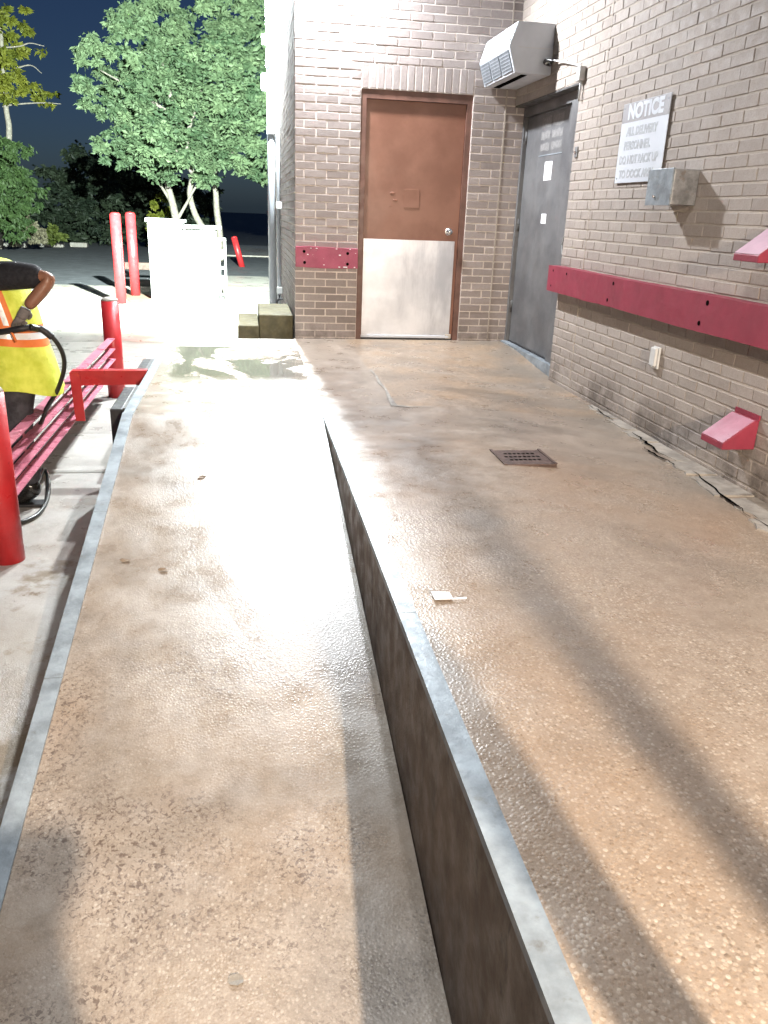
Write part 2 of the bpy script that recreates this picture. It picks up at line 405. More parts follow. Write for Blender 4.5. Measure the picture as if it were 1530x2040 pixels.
# platform level with the dock, then the ramp going down towards the camera
def ramp_z(y): return 0 if y > -3.05 else max(-.19*(-3.05-y), GZ+.004)
XL, XR = -1.75, -.60
bm = B(); ys = [-.05, -.5, -1, -1.6, -2.2, -2.7, -3.0, -3.1] + [-3.1-.25*i for i in range(1, 15)] + [-6.62]
xs_ = [XL + (XR-XL)*i/10 for i in range(11)]
top = [[bm.verts.new((x, y, ramp_z(y)+random.uniform(-.0015, .0015))) for x in xs_] for y in ys]
for i in range(len(ys)-1):
    for k in range(10): bm.faces.new((top[i][k], top[i][k+1], top[i+1][k+1], top[i+1][k]))
bot = [[bm.verts.new((x, y, GZ-.1)) for x in (XL, XR)] for y in ys]
for i in range(len(ys)-1):
    bm.faces.new((top[i][0], top[i+1][0], bot[i+1][0], bot[i][0])); bm.faces.new((top[i][10], bot[i][1], bot[i+1][1], top[i+1][10]))
bm.faces.new([top[0][k] for k in range(11)] + [bot[0][1], bot[0][0]])
ramp = tag(obj('ramp', bm, M_ramp, smooth=False), kind='structure')
# dock floor
bm = B(); nx, ny = 22, 60
dx = [-.60 + (1.75+.60)*i/nx for i in range(nx+1)]; dy = [.02 - 12.5*i/ny for i in range(ny+1)]
g = [[bm.verts.new((x, y, floor_z(x, y)+random.uniform(-.0012, .0012))) for x in dx] for y in dy]
for i in range(ny):
    for k in range(nx): bm.faces.new((g[i][k], g[i][k+1], g[i+1][k+1], g[i+1][k]))
dock = tag(obj('dock_floor', bm, M_dock, smooth=True), kind='structure')
# wall under the dock edge, seen along the ramp
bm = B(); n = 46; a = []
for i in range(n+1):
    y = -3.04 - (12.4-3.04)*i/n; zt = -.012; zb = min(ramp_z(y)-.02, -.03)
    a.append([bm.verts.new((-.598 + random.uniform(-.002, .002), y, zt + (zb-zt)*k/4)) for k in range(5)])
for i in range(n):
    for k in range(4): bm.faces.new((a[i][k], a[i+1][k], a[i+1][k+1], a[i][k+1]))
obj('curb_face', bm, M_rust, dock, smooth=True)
# steel angle along the dock edge, in lengths butted together
y = -3.10
while y > -12:
    L = random.uniform(1.2, 1.5); y2 = max(y-L, -12.2)
    pr('steel_edge', [(-.604, -.018), (-.604, .005), (-.546, .005), (-.546, -.004), (-.600, -.004), (-.600, -.018)], 1, y2+.002, y-.002, M_galv, dock)
    y = y2
# cracked cement left of the slab joint and along the foot of the wall
def blob_patch(name, outline, zf, h, mat, parent, label=None):
    bm = B(); n = len(outline)
    up_ = [bm.verts.new((x, y, zf(x, y)+h)) for x, y in outline]; dn = [bm.verts.new((x, y, zf(x, y)-.03)) for x, y in outline]
    bm.faces.new(up_)
    for i in range(n): bm.faces.new((up_[i], dn[i], dn[(i+1) % n], up_[(i+1) % n]))
    return obj(name, bm, mat, parent)
rng = random.Random(3)
yy = -2.45; prev = None
while yy > -5.4:
    L = rng.uniform(.16, .42); w0 = .05 + .19*max(0, min(1, (-yy-2.45)/1.6)); w1 = .05 + .19*max(0, min(1, (-yy-L-2.45)/1.6))
    xi0 = 1.41-w0*rng.uniform(.7, 1.1); xi1 = 1.41-w1*rng.uniform(.7, 1.1); pts = [(1.408, yy), (xi0, yy-rng.uniform(0, .03))]
    for t in (.25, .5, .75): pts.append((xi0+(xi1-xi0)*t+rng.uniform(-.03, .02), yy-L*t))
    pts += [(xi1, yy-L+.012+rng.uniform(0, .02)), (1.408, yy-L+.012)]
    blob_patch('broken_cement', pts, floor_z, rng.uniform(.002, .009), M_cement, dock)
    yy -= L
for pts in ([(1.40, -1.62), (1.30, -1.70), (1.28, -2.0), (1.34, -2.42), (1.40, -2.44)],):
    pass
rg = random.Random(8)
for (pa, pb, w0) in (((1.372, -2.50), (1.352, -2.95), .006), ((1.335, -3.25), (1.280, -3.75), .010), ((1.235, -3.60), (1.250, -3.95), .012), ((1.300, -4.05), (1.190, -4.75), .011), ((1.190, -4.76), (1.205, -5.3), .009)):
    bm = B(); Lp = []; Rp = []; n_ = 12
    for i in range(n_+1):
        t_ = i/n_; x = pa[0]+(pb[0]-pa[0])*t_+rg.uniform(-.012, .012); y = pa[1]+(pb[1]-pa[1])*t_; wd = w0*rg.uniform(.25, 1.1)*math.sin(math.pi*min(.97, max(.03, t_)))+.001; z = floor_z(x, y)+.0115
        Lp.append(bm.verts.new((x-wd, y, z))); Rp.append(bm.verts.new((x+wd, y, z)))
    for i in range(n_): bm.faces.new((Lp[i], Rp[i], Rp[i+1], Lp[i+1]))
    obj('crack', bm, M_void, dock)
crack = [(-.093, -1.60), (-.085, -1.86), (-.100, -2.1), (-.092, -2.35), (-.112, -2.6), (-.120, -2.83), (-.02, -2.87), (.15, -2.86)]
bm = B(); Lp = []; Rp = []
for i, (x, y) in enumerate(crack):
    wd = (.010, .008, .014, .008, .016, .022, .012, .004)[i]
    Lp.append(bm.verts.new((x-wd, y-wd*.6, floor_z(x, y)+.0035))); Rp.append(bm.verts.new((x+wd, y+wd*.6, floor_z(x, y)+.0035)))
for i in range(len(crack)-1): bm.faces.new((Lp[i], Rp[i], Rp[i+1], Lp[i+1]))
obj('joint_filler', bm, M_cement, dock)

# steel angle on the truck side of the platform and ramp
pts = [(-.05, .004), (-3.05, .004)] + [(-3.05-.44*i, ramp_z(-3.05-.44*i)+.012) for i in range(1, 9)]
def edge_piece(ya, za, yb, zb):
    bm = B(); prof = [(-1.772, -.14), (-1.772, .004), (-1.712, .004), (-1.712, -.004), (-1.762, -.004), (-1.762, -.14)]
    A = [bm.verts.new((x, ya, za+z)) for x, z in prof]; D = [bm.verts.new((x, yb, zb+z)) for x, z in prof]
    bm.faces.new(A); bm.faces.new(D[::-1])
    for i in range(6): bm.faces.new((A[i], A[(i+1) % 6], D[(i+1) % 6], D[i]))
    return obj('steel_edge', bm, M_galv, ramp)
edge_piece(-.06, .002, -1.5, .002); edge_piece(-1.503, .002, -3.05, .003)
for a_, b_ in ((-3.053, -4.15), (-4.153, -5.25), (-5.253, -6.5)): edge_piece(a_, ramp_z(a_)+.010, b_, ramp_z(b_)+.010)

# ================================================================== brick walls
CH, BL, JT = .06773, .2032, .011
ZB = -.054
def brick_mesh(L, H, D, r, sd):
    rg = random.Random(sd); bm = B()
    box(bm, (-L/2, 0, -H/2), (L/2, D, H/2))
    for v in bm.verts:
        if v.co.y < D/2: v.co += Vector((rg.uniform(-r, r), rg.uniform(0, r*.8), rg.uniform(-r, r)))
    es = [e for e in bm.edges if all(v.co.y < D/2 for v in e.verts)]
    bmesh.ops.bevel(bm, geom=es, offset=.0022, segments=1, affect='EDGES')
    bmesh.ops.delete(bm, geom=[f for f in bm.faces if all(v.co.y > D-1e-5 for v in f.verts)], context='FACES')
    bmesh.ops.recalc_face_normals(bm, faces=bm.faces)
    if sum(f.normal.y for f in bm.faces) > 0: bmesh.ops.reverse_faces(bm, faces=bm.faces)
    me = bpy.data.meshes.new('brick'); bm.to_mesh(me); bm.free(); return me
_bm_cache = {}
def brick_data(L, H, mat):
    k = (round(L, 3), round(H, 3), mat.name, random.randrange(5))
    if k not in _bm_cache:
        me = brick_mesh(L, H, .05, .0016, hash(k[:2]) % 997 + k[3]); me.materials.append(mat); _bm_cache[k] = me
    return _bm_cache[k]
def build_bricks(wall, bricks, frame, mat_each, mat_join, near):
    """bricks: list of (s, z, L, H) on the wall face; frame maps (s, z) to a matrix whose -Y is outward.
    The 300 that show largest are objects of their own, the rest one joined part."""
    ranked = sorted(bricks, key=near)
    for (s_, z_, L, H) in ranked[:300]:
        o = bpy.data.objects.new('brick', brick_data(L, H, mat_each)); C.objects.link(o)
        Mx = frame(s_, z_) @ Matrix.Translation((random.uniform(-.0012, .0012), random.uniform(-.0018, .0012), 0)) @ Matrix.Rotation(random.uniform(-.004, .004), 4, 'Y')
        o.parent = wall; o.matrix_parent_inverse = Matrix.Translation(wall.location).inverted(); o.matrix_basis = Mx
    vs2, fs2, rn = [], [], []
    for (s_, z_, L, H) in ranked[300:]:
        me = brick_data(L, H, mat_each); Mx = frame(s_, z_) @ Matrix.Translation((0, random.uniform(-.0018, .0012), 0)); o0 = len(vs2); r_ = random.random()
        vs2 += [tuple(Mx @ v.co) for v in me.vertices]; fs2 += [tuple(o0+i for i in p.vertices) for p in me.polygons]; rn += [r_]*len(me.vertices)
    me = bpy.data.meshes.new('bricks'); me.from_pydata(vs2, [], fs2); at = me.attributes.new('rnd', 'FLOAT', 'POINT'); at.data.foreach_set('value', rn)
    o = mesh_obj('more_bricks', me, mat_join, wall); o['kind'] = 'stuff'
def courses(s0, s1, k0, k1, ph_odd, ph_even, holes=(), head=None):
    """running bond between s0 and s1; holes: (a, b, ka, kb) openings"""
    out = []
    for k in range(k0, k1):
        spans = [(s0, s1)]
        for (a, b, ka, kb) in holes:
            if ka <= k < kb:
                ns = []
                for (p, q_) in spans:
                    if b <= p or a >= q_: ns.append((p, q_)); continue
                    if a > p: ns.append((p, a))
                    if b < q_: ns.append((b, q_))
                spans = ns
        ph = ph_odd if k % 2 else ph_even
        for (p, q_) in spans:
            j = math.ceil((p - ph)/BL - 1e-6)
            cuts = [p] + [ph + BL*i for i in range(j, j+400) if p+.012 < ph + BL*i < q_-.012] + [q_]
            for a, b in zip(cuts, cuts[1:]):
                if b-a > .02: out.append(((a+b)/2, ZB + (k+.5)*CH, round(b-a-(head or JT), 3), round(CH-JT, 4)))
    return out
def seen(P):
    d = P - CAMP; D = d.dot(FW); u = 765 + FPX*d.dot(RT)/max(D, .01); v = 1020 - FPX*d.dot(UP)/max(D, .01)
    return D > .1 and -20 < u < 1550 and -20 < v < 2060
def order(frame):
    def key(b):
        P = frame(b[0], b[1]).translation
        return ((P-CAMP).length - b[2]*4) + (0 if seen(P) else 100)
    return key
TOPK = 66
# --- door wall (faces the camera)
wall_a = thing('brick_wall', 'tan brick wall facing the dock with the brown door and soldier course', 'wall', (.4, .1, 0))
FA = lambda s_, z_: Matrix.Translation((s_, 0, z_))
bl = courses(-.587, 1.56, -1, TOPK, -.398, -.300, [(0, 1.016, -9, 33), (0, 1.016, 33, 36)])
bl = [b for b in bl if not (b[1] > ZB+33*CH and b[1] < ZB+36*CH and 0 < b[0] < 1.016)]
build_bricks(wall_a, bl, FA, M_brick_a, M_brick_aj, order(FA))
for i in range(15):      # soldier course over the door
    sx = 1.016*(i+.5)/15
    o = bpy.data.objects.new('soldier_brick', brick_data(.2032-JT, round(CH-JT, 4), M_brick_a)); C.objects.link(o); o.parent = wall_a; o.matrix_parent_inverse = Matrix.Translation(wall_a.location).inverted()
    o.matrix_basis = Matrix.Translation((sx, random.uniform(-.001, .001), ZB+34.5*CH)) @ Matrix.Rotation(R(90), 4, 'Y')
bm = B(); MY = .0030
box(bm, (-.583, MY, -.85), (-.002, .20, ZB+TOPK*CH)); box(bm, (1.018, MY, -.85), (1.75, .20, ZB+TOPK*CH)); box(bm, (-.002, MY, ZB+33*CH), (1.018, .20, ZB+TOPK*CH))
obj('mortar_backing', bm, M_mort, wall_a)
bx('caulk_joint', (1.318, -.004, .0), (1.330, .02, ZB+TOPK*CH), M_mort2, wall_a)
# --- wall beside the dock (right)
wall_b = thing('brick_wall', 'long tan brick wall beside the dock carrying the red bumper board and notice', 'wall', (1.5, -4, 0))
FB = lambda s_, z_: Matrix.Translation((1.41, -s_, z_)) @ Matrix.Rotation(R(-90), 4, 'Z')
bl = courses(0.0, 11.6, -3, TOPK, .100, .0016, [(0, 1.535, -9, 32)], .0045)
build_bricks(wall_b, bl, FB, M_brick_b, M_brick_bj, order(FB))
bm = B(); MX = 1.41+.0042
box(bm, (MX, -11.6, -.85), (1.75, -1.537, ZB+TOPK*CH)); box(bm, (MX, -1.537, ZB+32*CH+.002), (1.75, -.002, ZB+TOPK*CH))
obj('mortar_backing', bm, M_mort2, wall_b)
bx('lintel', (1.413, -1.536, ZB+32*CH-.012), (1.60, -.004, ZB+32*CH+.001), M_greydark, wall_b)
for yj in (-1.98,):
    bx('caulk_joint', (1.4085, yj-.005, -.05), (1.43, yj+.005, ZB+TOPK*CH), M_mort2, wall_b)
# --- side wall running back from the corner
wall_c = thing('brick_wall', 'brick side wall running back from the corner behind white conduits', 'wall', (-.5, 3, 0))
FCm = lambda s_, z_: Matrix.Translation((-.587, s_, z_)) @ Matrix.Rotation(R(-90), 4, 'Z')
bl = courses(0.004, 6.4, -9, TOPK, .19, .0885)
build_bricks(wall_c, bl, FCm, M_brick_a, M_brick_aj, order(FCm))
bx('mortar_backing', (-.5825, .21, -.85), (-.38, 6.4, ZB+TOPK*CH), M_mort, wall_c)
bx('mortar_return', (-.5825, .0045, -.85), (-.5812, .209, ZB+TOPK*CH), M_mort, wall_c)

# --- brown door
fr = B(); zt = ZB+33*CH
prism(fr, [(-.001, -.01), (-.001, zt), (1.017, zt), (1.017, -.01), (.967, -.01), (.967, zt-.075), (.049, zt-.075), (.049, -.01)], 1, .012, .12)
obj('door_frame', fr, M_frame, wall_a)
door = bx('brown_door', (.052, .035, .018), (.964, .078, zt-.078), M_brown, wall_a, .002); door['label'] = 'brown painted steel door with a bright kick plate'
bx('kick_plate', (.056, .0315, .035), (.935, .0345, .93), M_plate, door, .0008)
bx('plate_lip', (.050, .020, .018), (.930, .0345, .040), M_sign, door, .002)
bx('door_gap_shade', (.050, .024, .000), (.964, .07, .0175), M_black, door)  # black strip stands in for the shadow under the door
bx('corner_patch', (.895, .022, .012), (.955, .034, .058), M_beige, door, .006)
bx('square_patch', (.425, .0315, 1.215), (.570, .0345, 1.375), M_brown, door, .0015)
for (x, z, r_) in ((.315, 1.335, .018), (.340, 1.275, .014), (.300, 1.228, .009), (.430, 1.365, .006)):
    bm = B(); bmesh.ops.create_uvsphere(bm, u_segments=10, v_segments=6, radius=r_); bmesh.ops.scale(bm, vec=(1.5, .18, .6), verts=bm.verts); bmesh.ops.translate(bm, vec=(x, .0345, z), verts=bm.verts)
    obj('dent', bm, M_brown, door, True)
kn = B(); tube(kn, [(.868, .034, 1.016), (.868, .028, 1.016), (.868, .0275, 1.016)], [.034, .034, .030], 20); tube(kn, [(.868, .028, 1.016), (.868, .008, 1.016), (.868, -.008, 1.016), (.868, -.022, 1.016), (.868, -.032, 1.016), (.868, -.034, 1.016)], [.012, .012, .026, .030, .022, .006], 20)
obj('door_knob', kn, M_chrome, door, True)
# --- grey door in the recess of the right wall
gt = ZB+32*CH
bm = B(); prism(bm, [(-.003, -.012), (-.003, gt-.014), (-1.534, gt-.014), (-1.534, -.06), (-1.18, -.06), (-1.18, gt-.09), (-.045, gt-.09), (-.045, -.012)], 0, 1.50, 1.62)
# right jamb is wide: a frame plus a filler panel
obj('grey_door_frame', bm, M_grey, wall_b)
gd = bx('grey_door', (1.535, -1.172, .022), (1.575, -.050, gt-.095), M_grey, wall_b, .002); gd['label'] = 'dull grey steel door in the corner recess'
bx('door_edge_strip', (1.520, -1.182, .45), (1.532, -1.168, gt-.25), M_galv, gd, .002)
bx('threshold', (1.46, -1.53, -.09), (1.60, -.01, .012), M_galv, gd)
bx('door_gap_shade', (1.522, -1.172, .0125), (1.56, -.05, .024), M_black, gd)  # same black strip for the shade under the grey door
bx('white_sticker', (1.5325, -.78, 1.475), (1.5345, -.60, 1.625), M_paper, gd)
bx('torn_label', (1.5325, -.76, 1.125), (1.5345, -.64, 1.205), M_paper, gd)
bx('rub_strip', (1.531, -.98, 1.675), (1.5345, -.42, 1.682), M_galv, gd)
bx('rub_strip', (1.531, -1.00, 2.010), (1.5345, -.50, 2.017), M_galv, gd)
rr = random.Random(11)
for row, (z0, z1) in enumerate(((1.895, 1.985), (1.805, 1.870), (1.715, 1.780))):   # faded painted notice, too worn to read
    for (ya, yb) in ((-.66, -.44), (-.95, -.70)):
        bm = B(); n_ = 7; ups, dns = [], []
        for i in range(n_+1):
            y_ = ya+(yb-ya)*i/n_
            ups.append(bm.verts.new((1.5340, y_, z1+rr.uniform(-.010, .004)))); dns.append(bm.verts.new((1.5340, y_, z0+rr.uniform(-.004, .010))))
        for i in range(n_): bm.faces.new((ups[i], ups[i+1], dns[i+1], dns[i]))
        obj('faded_lettering', bm, M_fadedtext, gd)
for z in (.35, 1.1, 1.85): tb('hinge', [(1.528, -.047, z-.055), (1.528, -.047, z+.055)], .011, M_greydark, gd)
tb('push_ring', [(1.497, -1.36+.065*math.cos(t/24*2*math.pi), .97+.085*math.sin(t/24*2*math.pi)) for t in range(25)], .004, M_ltgrey, wall_b, 6)

# ================================================================== things on the walls
def screw(bm, c, ax, r=.012, d=.004):
    c = Vector(c); v = Vector(ax); tube(bm, [c, c+v*d], r, 10)
t = thing('bumper_board', 'short faded red timber bumper on the wall beside the brown door', 'bumper', (-.3, -.02, .75))
bm = B(); prism(bm, [(-.584, .665), (-.584, .845), (-.45, .850), (-.2, .842), (-.004, .838), (-.002, .662), (-.3, .655)], 1, -.044, -.003); bmesh.ops.bevel(bm, geom=list(bm.edges), offset=.003, segments=1, affect='EDGES')
obj('board', bm, M_pinkboard, t)
for (x, z) in ((-.505, .802), (-.500, .705), (-.10, .795), (-.10, .70)):
    tb('bolt_hole', [(x, -.0445, z), (x, -.0462, z)], .014, M_void, t, 12, False)
for i in range(12): bx('chipped_paint', *(lambda x, z, s_: ((x-s_, -.0457, z-s_*.5), (x+s_, -.0435, z+s_*.5)))(random.uniform(-.57, -.02), random.choice((.672, .832, random.uniform(.68, .83))), random.uniform(.004, .010)), M_paper, t)
t = thing('bumper_board', 'long dark red timber bumper board bolted to the wall beside the dock', 'bumper', (1.36, -4, .72))
bm = B(); n_ = 24; rg = random.Random(5); A_ = []
for i in range(n_+1):
    y_ = -1.515 - 6.2*i/n_; a1 = .632+rg.uniform(-.003, .003); b1 = .822+rg.uniform(-.002, .002)
    A_.append([bm.verts.new((x_, y_, z_)) for x_, z_ in ((1.322, a1), (1.322, b1), (1.4085, b1), (1.4085, a1))])
bm.faces.new(A_[0]); bm.faces.new(A_[-1][::-1])
for i in range(n_):
    for k in range(4): bm.faces.new((A_[i][k], A_[i][(k+1) % 4], A_[i+1][(k+1) % 4], A_[i+1][k]))
obj('board', bm, M_redboard, t)
for (y_, z_, r_) in ((-1.62, .79, .009), (-1.60, .675, .008), (-1.90, .785, .009), (-2.72, .785, .012), (-2.66, .675, .011), (-3.87, .785, .014), (-3.82, .675, .013), (-5.0, .78, .013), (-5.0, .68, .013)):
    tb('bolt_hole', [(1.3225, y_, z_), (1.3205, y_, z_)], r_, M_void, t, 10, False)

# notice sign, a real flat sheet of aluminium
sg = thing('notice_sign', 'white notice sign with faded lettering on the brick wall above the steel box', 'sign', (1.40, -2.7, 1.6))
sp = bx('sheet', (1.3965, -3.0, 1.402), (1.4000, -2.372, 1.872), M_sign, sg)
hb = bx('header_band', (1.3955, -2.998, 1.760), (1.3963, -2.374, 1.870), M_signband, sg)
def text(body, size, y, z, mat, parent, xface, bold=0, shear=0, sx=1.0):
    cu = bpy.data.curves.new('lettering', 'FONT'); cu.body = body; cu.size = size; cu.align_x = 'CENTER'; cu.align_y = 'CENTER'; cu.extrude = .0004; cu.offset = bold; cu.shear = shear
    o = bpy.data.objects.new('lettering', cu); C.objects.link(o); dg = bpy.context.evaluated_depsgraph_get()
    me = bpy.data.meshes.new_from_object(o.evaluated_get(dg)); bpy.data.objects.remove(o, do_unlink=True)
    Mx = Matrix.Translation((xface, y, z)) @ Matrix(((0, 0, -1, 0), (-1, 0, 0, 0), (0, 1, 0, 0), (0, 0, 0, 1))) @ Matrix.Diagonal((sx, 1, 1, 1))
    me.transform(Mx); me.materials.clear(); return mesh_obj('lettering', me, mat, parent)
text('NOTICE', .115, -2.690, 1.815, M_sign, hb, 1.3945, .0060, 0, 1.12)
for body, z_, y_, w_ in (('ALL DELIVERY', 1.702, -2.67, 1.0), ('PERSONNEL', 1.620, -2.63, 1.0), ('DO NOT BACK UP', 1.537, -2.67, .95), ('TO DOCK AREA', 1.452, -2.67, 1.0)):
    text(body, .066, y_, z_, M_signtext, sp, 1.3955, .0032, 0, w_)
for (y_, z_) in ((-2.40, 1.845), (-2.97, 1.845), (-2.40, 1.43), (-2.97, 1.43)): tb('screw', [(1.3965, y_, z_), (1.394, y_, z_)], .006, M_galv, sp, 8, False)

jb = thing('steel_box', 'dull galvanised steel box on the wall below the notice sign', 'box', (1.33, -3.3, 1.26))
bx('case', (1.262, -3.43, 1.262), (1.4085, -3.15, 1.445), M_boxsteel, jb, .004)
bx('cover', (1.252, -3.434, 1.258), (1.2605, -3.145, 1.449), M_galv, jb, .002)
tb('latch', [(1.252, -3.25, 1.305), (1.243, -3.25, 1.305)], .009, M_chrome, jb)

def wedge(z_, label):
    w_ = thing('wedge_bracket', label, 'bracket', (1.33, -4.27, z_), 'red wedge brackets on the wall')
    bm = B(); prism(bm, [(1.4085, z_), (1.4085, z_+.145), (1.385, z_+.145), (1.235, z_+.032), (1.235, z_)], 1, -4.365, -4.165)
    bmesh.ops.bevel(bm, geom=list(bm.edges), offset=.003, segments=1, affect='EDGES')
    obj('body', bm, M_redboard, w_)
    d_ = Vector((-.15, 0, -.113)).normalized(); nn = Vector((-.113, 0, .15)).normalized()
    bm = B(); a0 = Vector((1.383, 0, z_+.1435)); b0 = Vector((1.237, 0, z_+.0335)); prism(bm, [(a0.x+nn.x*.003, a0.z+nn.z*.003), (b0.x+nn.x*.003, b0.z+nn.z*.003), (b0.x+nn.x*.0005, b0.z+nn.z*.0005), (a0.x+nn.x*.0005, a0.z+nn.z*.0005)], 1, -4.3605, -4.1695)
    obj('sloped_top', bm, M_wedgeA if z_ > .6 else M_wedgeB, w_)  # thin paler sheet that carries the painted sheen
    bx('wall_plate', (1.400, -4.368, z_+.1455), (1.4085, -4.162, z_+.170), M_redboard, w_)
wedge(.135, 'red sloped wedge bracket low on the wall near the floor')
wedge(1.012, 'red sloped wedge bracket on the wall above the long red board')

ol = thing('outlet_cover', 'small grey weatherproof outlet cover below the long red board', 'outlet cover', (1.40, -3.28, .4))
bx('plate', (1.395, -3.315, .335), (1.4085, -3.235, .465), M_ltgrey, ol, .004); bx('flap', (1.375, -3.308, .350), (1.3945, -3.242, .460), M_ltgrey, ol, .006)
bl_ = thing('doorbell_button', 'small metal bell plate on brick beside the grey door', 'doorbell', (1.40, -1.61, 1.64))
bx('plate', (1.400, -1.640, 1.600), (1.4085, -1.590, 1.675), M_boxsteel, bl_, .003); tb('button', [(1.40, -1.615, 1.635), (1.393, -1.615, 1.635)], .010, M_chrome, bl_)

M_grille = simple('grille_grey', (.10, .11, .12), .5); M_grillebar = simple('grille_bar', (.26, .28, .30), .45)
ac = thing('air_curtain', 'white air curtain unit with angled grille mounted above the grey door', 'air curtain', (1.25, -.45, 2.24))
prof = [(1.4085, 2.245), (1.108, 2.245), (1.045, 2.43), (1.104, 2.605), (1.4085, 2.605)]
pr('casing', prof, 1, -.88, -.012, M_white, ac, .004)
def slope_panel(p, q_, name, n_):          # framed grille panels set proud of the sloping faces
    d = Vector((q_[0]-p[0], 0, q_[1]-p[1])); L = d.length; d.normalize(); nrm = Vector((-d.z, 0, d.x)); nrm = nrm if nrm.x < 0 else -nrm
    o0 = Vector((p[0], 0, p[1]))
    def quad(y0, y1, a, b, t0, t1, nm, mat, par=None):
        bm = B(); c_ = [o0+d*a, o0+d*b]
        pts8 = [c_[i]+nrm*t_+Vector((0, y_, 0)) for y_ in (y0, y1) for t_ in (t0, t1) for i in (0, 1)]
        vv = [bm.verts.new(x) for x in pts8]
        for f in ((0, 1, 3, 2), (4, 6, 7, 5), (0, 4, 5, 1), (2, 3, 7, 6), (0, 2, 6, 4), (1, 5, 7, 3)): bm.faces.new([vv[i] for i in f])
        return obj(nm, bm, mat, par or ac)
    W_ = (.868-.03)/n_
    for i in range(n_):
        y0 = -.865+W_*i
        pn = quad(y0+.012, y0+W_-.012, .018, L-.018, .0045, .006, 'grille_panel', M_grille if name == 'lower' else M_ltgrey)
        for k in range(7):
            a = .022+(L-.05)*k/6
            quad(y0+.014, y0+W_-.014, a, a+.007, .0065, .009, 'louvre', M_grillebar if name == 'lower' else M_white, pn)
slope_panel(prof[1], prof[2], 'lower', 3); slope_panel(prof[2], prof[3], 'upper', 3)
bx('air_slot', (1.18, -.82, 2.2405), (1.23, -.06, 2.2445), M_void, ac)
bx('side_seam', (1.12, -.8845, 2.425), (1.405, -.8815, 2.428), M_ltgrey, ac)
cb = thing('cable_box', 'small grey junction box with a cable beside the air curtain', 'junction box', (1.39, -1.56, 2.17))
bx('box', (1.365, -1.615, 2.112), (1.4085, -1.545, 2.205), M_ltgrey, cb, .004)
tb('cable', spline([(1.39, -1.56, 2.206), (1.398, -1.45, 2.235), (1.385, -1.20, 2.290), (1.36, -1.02, 2.325), (1.34, -.93, 2.315)]), .007, M_ltgrey, cb, 8)
tb('cable_coil', spline([(1.36, -1.05, 2.318), (1.33, -.97, 2.335), (1.34, -.90, 2.325), (1.37, -.95, 2.305), (1.35, -1.03, 2.31)]), .011, M_hose, cb, 8)
tb('conduit', [(1.393, -1.585, 2.112), (1.393, -1.585, 1.98)], .009, M_ltgrey, cb, 8)

# floor drain
dz = floor_z(.35, -4)
dr = thing('floor_drain', 'rusty cast iron floor drain grate with three rows of holes', 'drain', (.35, -4.0, dz))
bm = B(); box(bm, (.215, -4.125, dz-.02), (.495, -3.865, dz+.008), .004); obj('grate', bm, M_cast, dr)
for r_, (y_, n_) in enumerate(((-3.935, 7), (-3.99, 8), (-4.045, 7))):
    for i in range(n_):
        x = .268+.0245*i + (.012 if n_ == 7 else 0); tb('hole', [(x, y_, dz+.0075), (x, y_, dz+.0088)], .0105, M_void, dr, 10, False)
for sx in (.215, .480): bx('rim', (sx, -4.13, dz+.0085), (sx+.015, -3.86, dz+.0125), M_cast, dr)

# small litter
sc = thing('paper_scrap', 'white paper scrap lying on the dock floor by the steel edge', 'paper', (-.40, -5.52, .004))
bm = B(); P0 = [survey(u, v, 2, .006) for u, v in ((858, 1180), (895, 1180), (902, 1192), (930, 1191), (929, 1194), (866, 1197))]
vv = [bm.verts.new(p+Vector((0, 0, random.uniform(0, .006)))) for p in P0]; bm.faces.new(vv); obj('sheet', bm, M_paper, sc)
leafspots = [((402, 952), 'curled dead leaf on the bright wet part of the ramp'), ((325, 1137), 'dry leaf beside a dark spot on the ramp'), ((250, 1118), 'pale leaf scrap near the steel edge of the ramp'), ((470, 1955), 'flattened grey leaf on the lower ramp')]
for (uv, lb) in leafspots:
    d = FW + RT*((uv[0]-765)/FPX) + UP*((1020-uv[1])/FPX); tt = (.19*(CAMP.y+3.05)-CAMP.z)/(d.z-.19*d.y); P = CAMP+d*tt
    bm = B(); a_ = random.uniform(0, 6); pts = []
    for i in range(9):
        an = i/9*6.283; r_ = .015*(1+.45*abs(math.cos(an))**3); pts.append(bm.verts.new(P+Vector((r_*math.cos(an+a_)*1.3, r_*math.sin(an+a_)*.7, .005+.19*r_*math.sin(an+a_)*.7+.002*math.cos(2*an)))))
    ctr = bm.verts.new(P+Vector((0, 0, .0035)))
    for i in range(9): bm.faces.new((ctr, pts[i], pts[(i+1) % 9]))
    tag(obj('dead_leaf', bm, M_dead if uv[0] != 470 else M_cement), lb, 'leaf', 'dead leaves on the ramp')

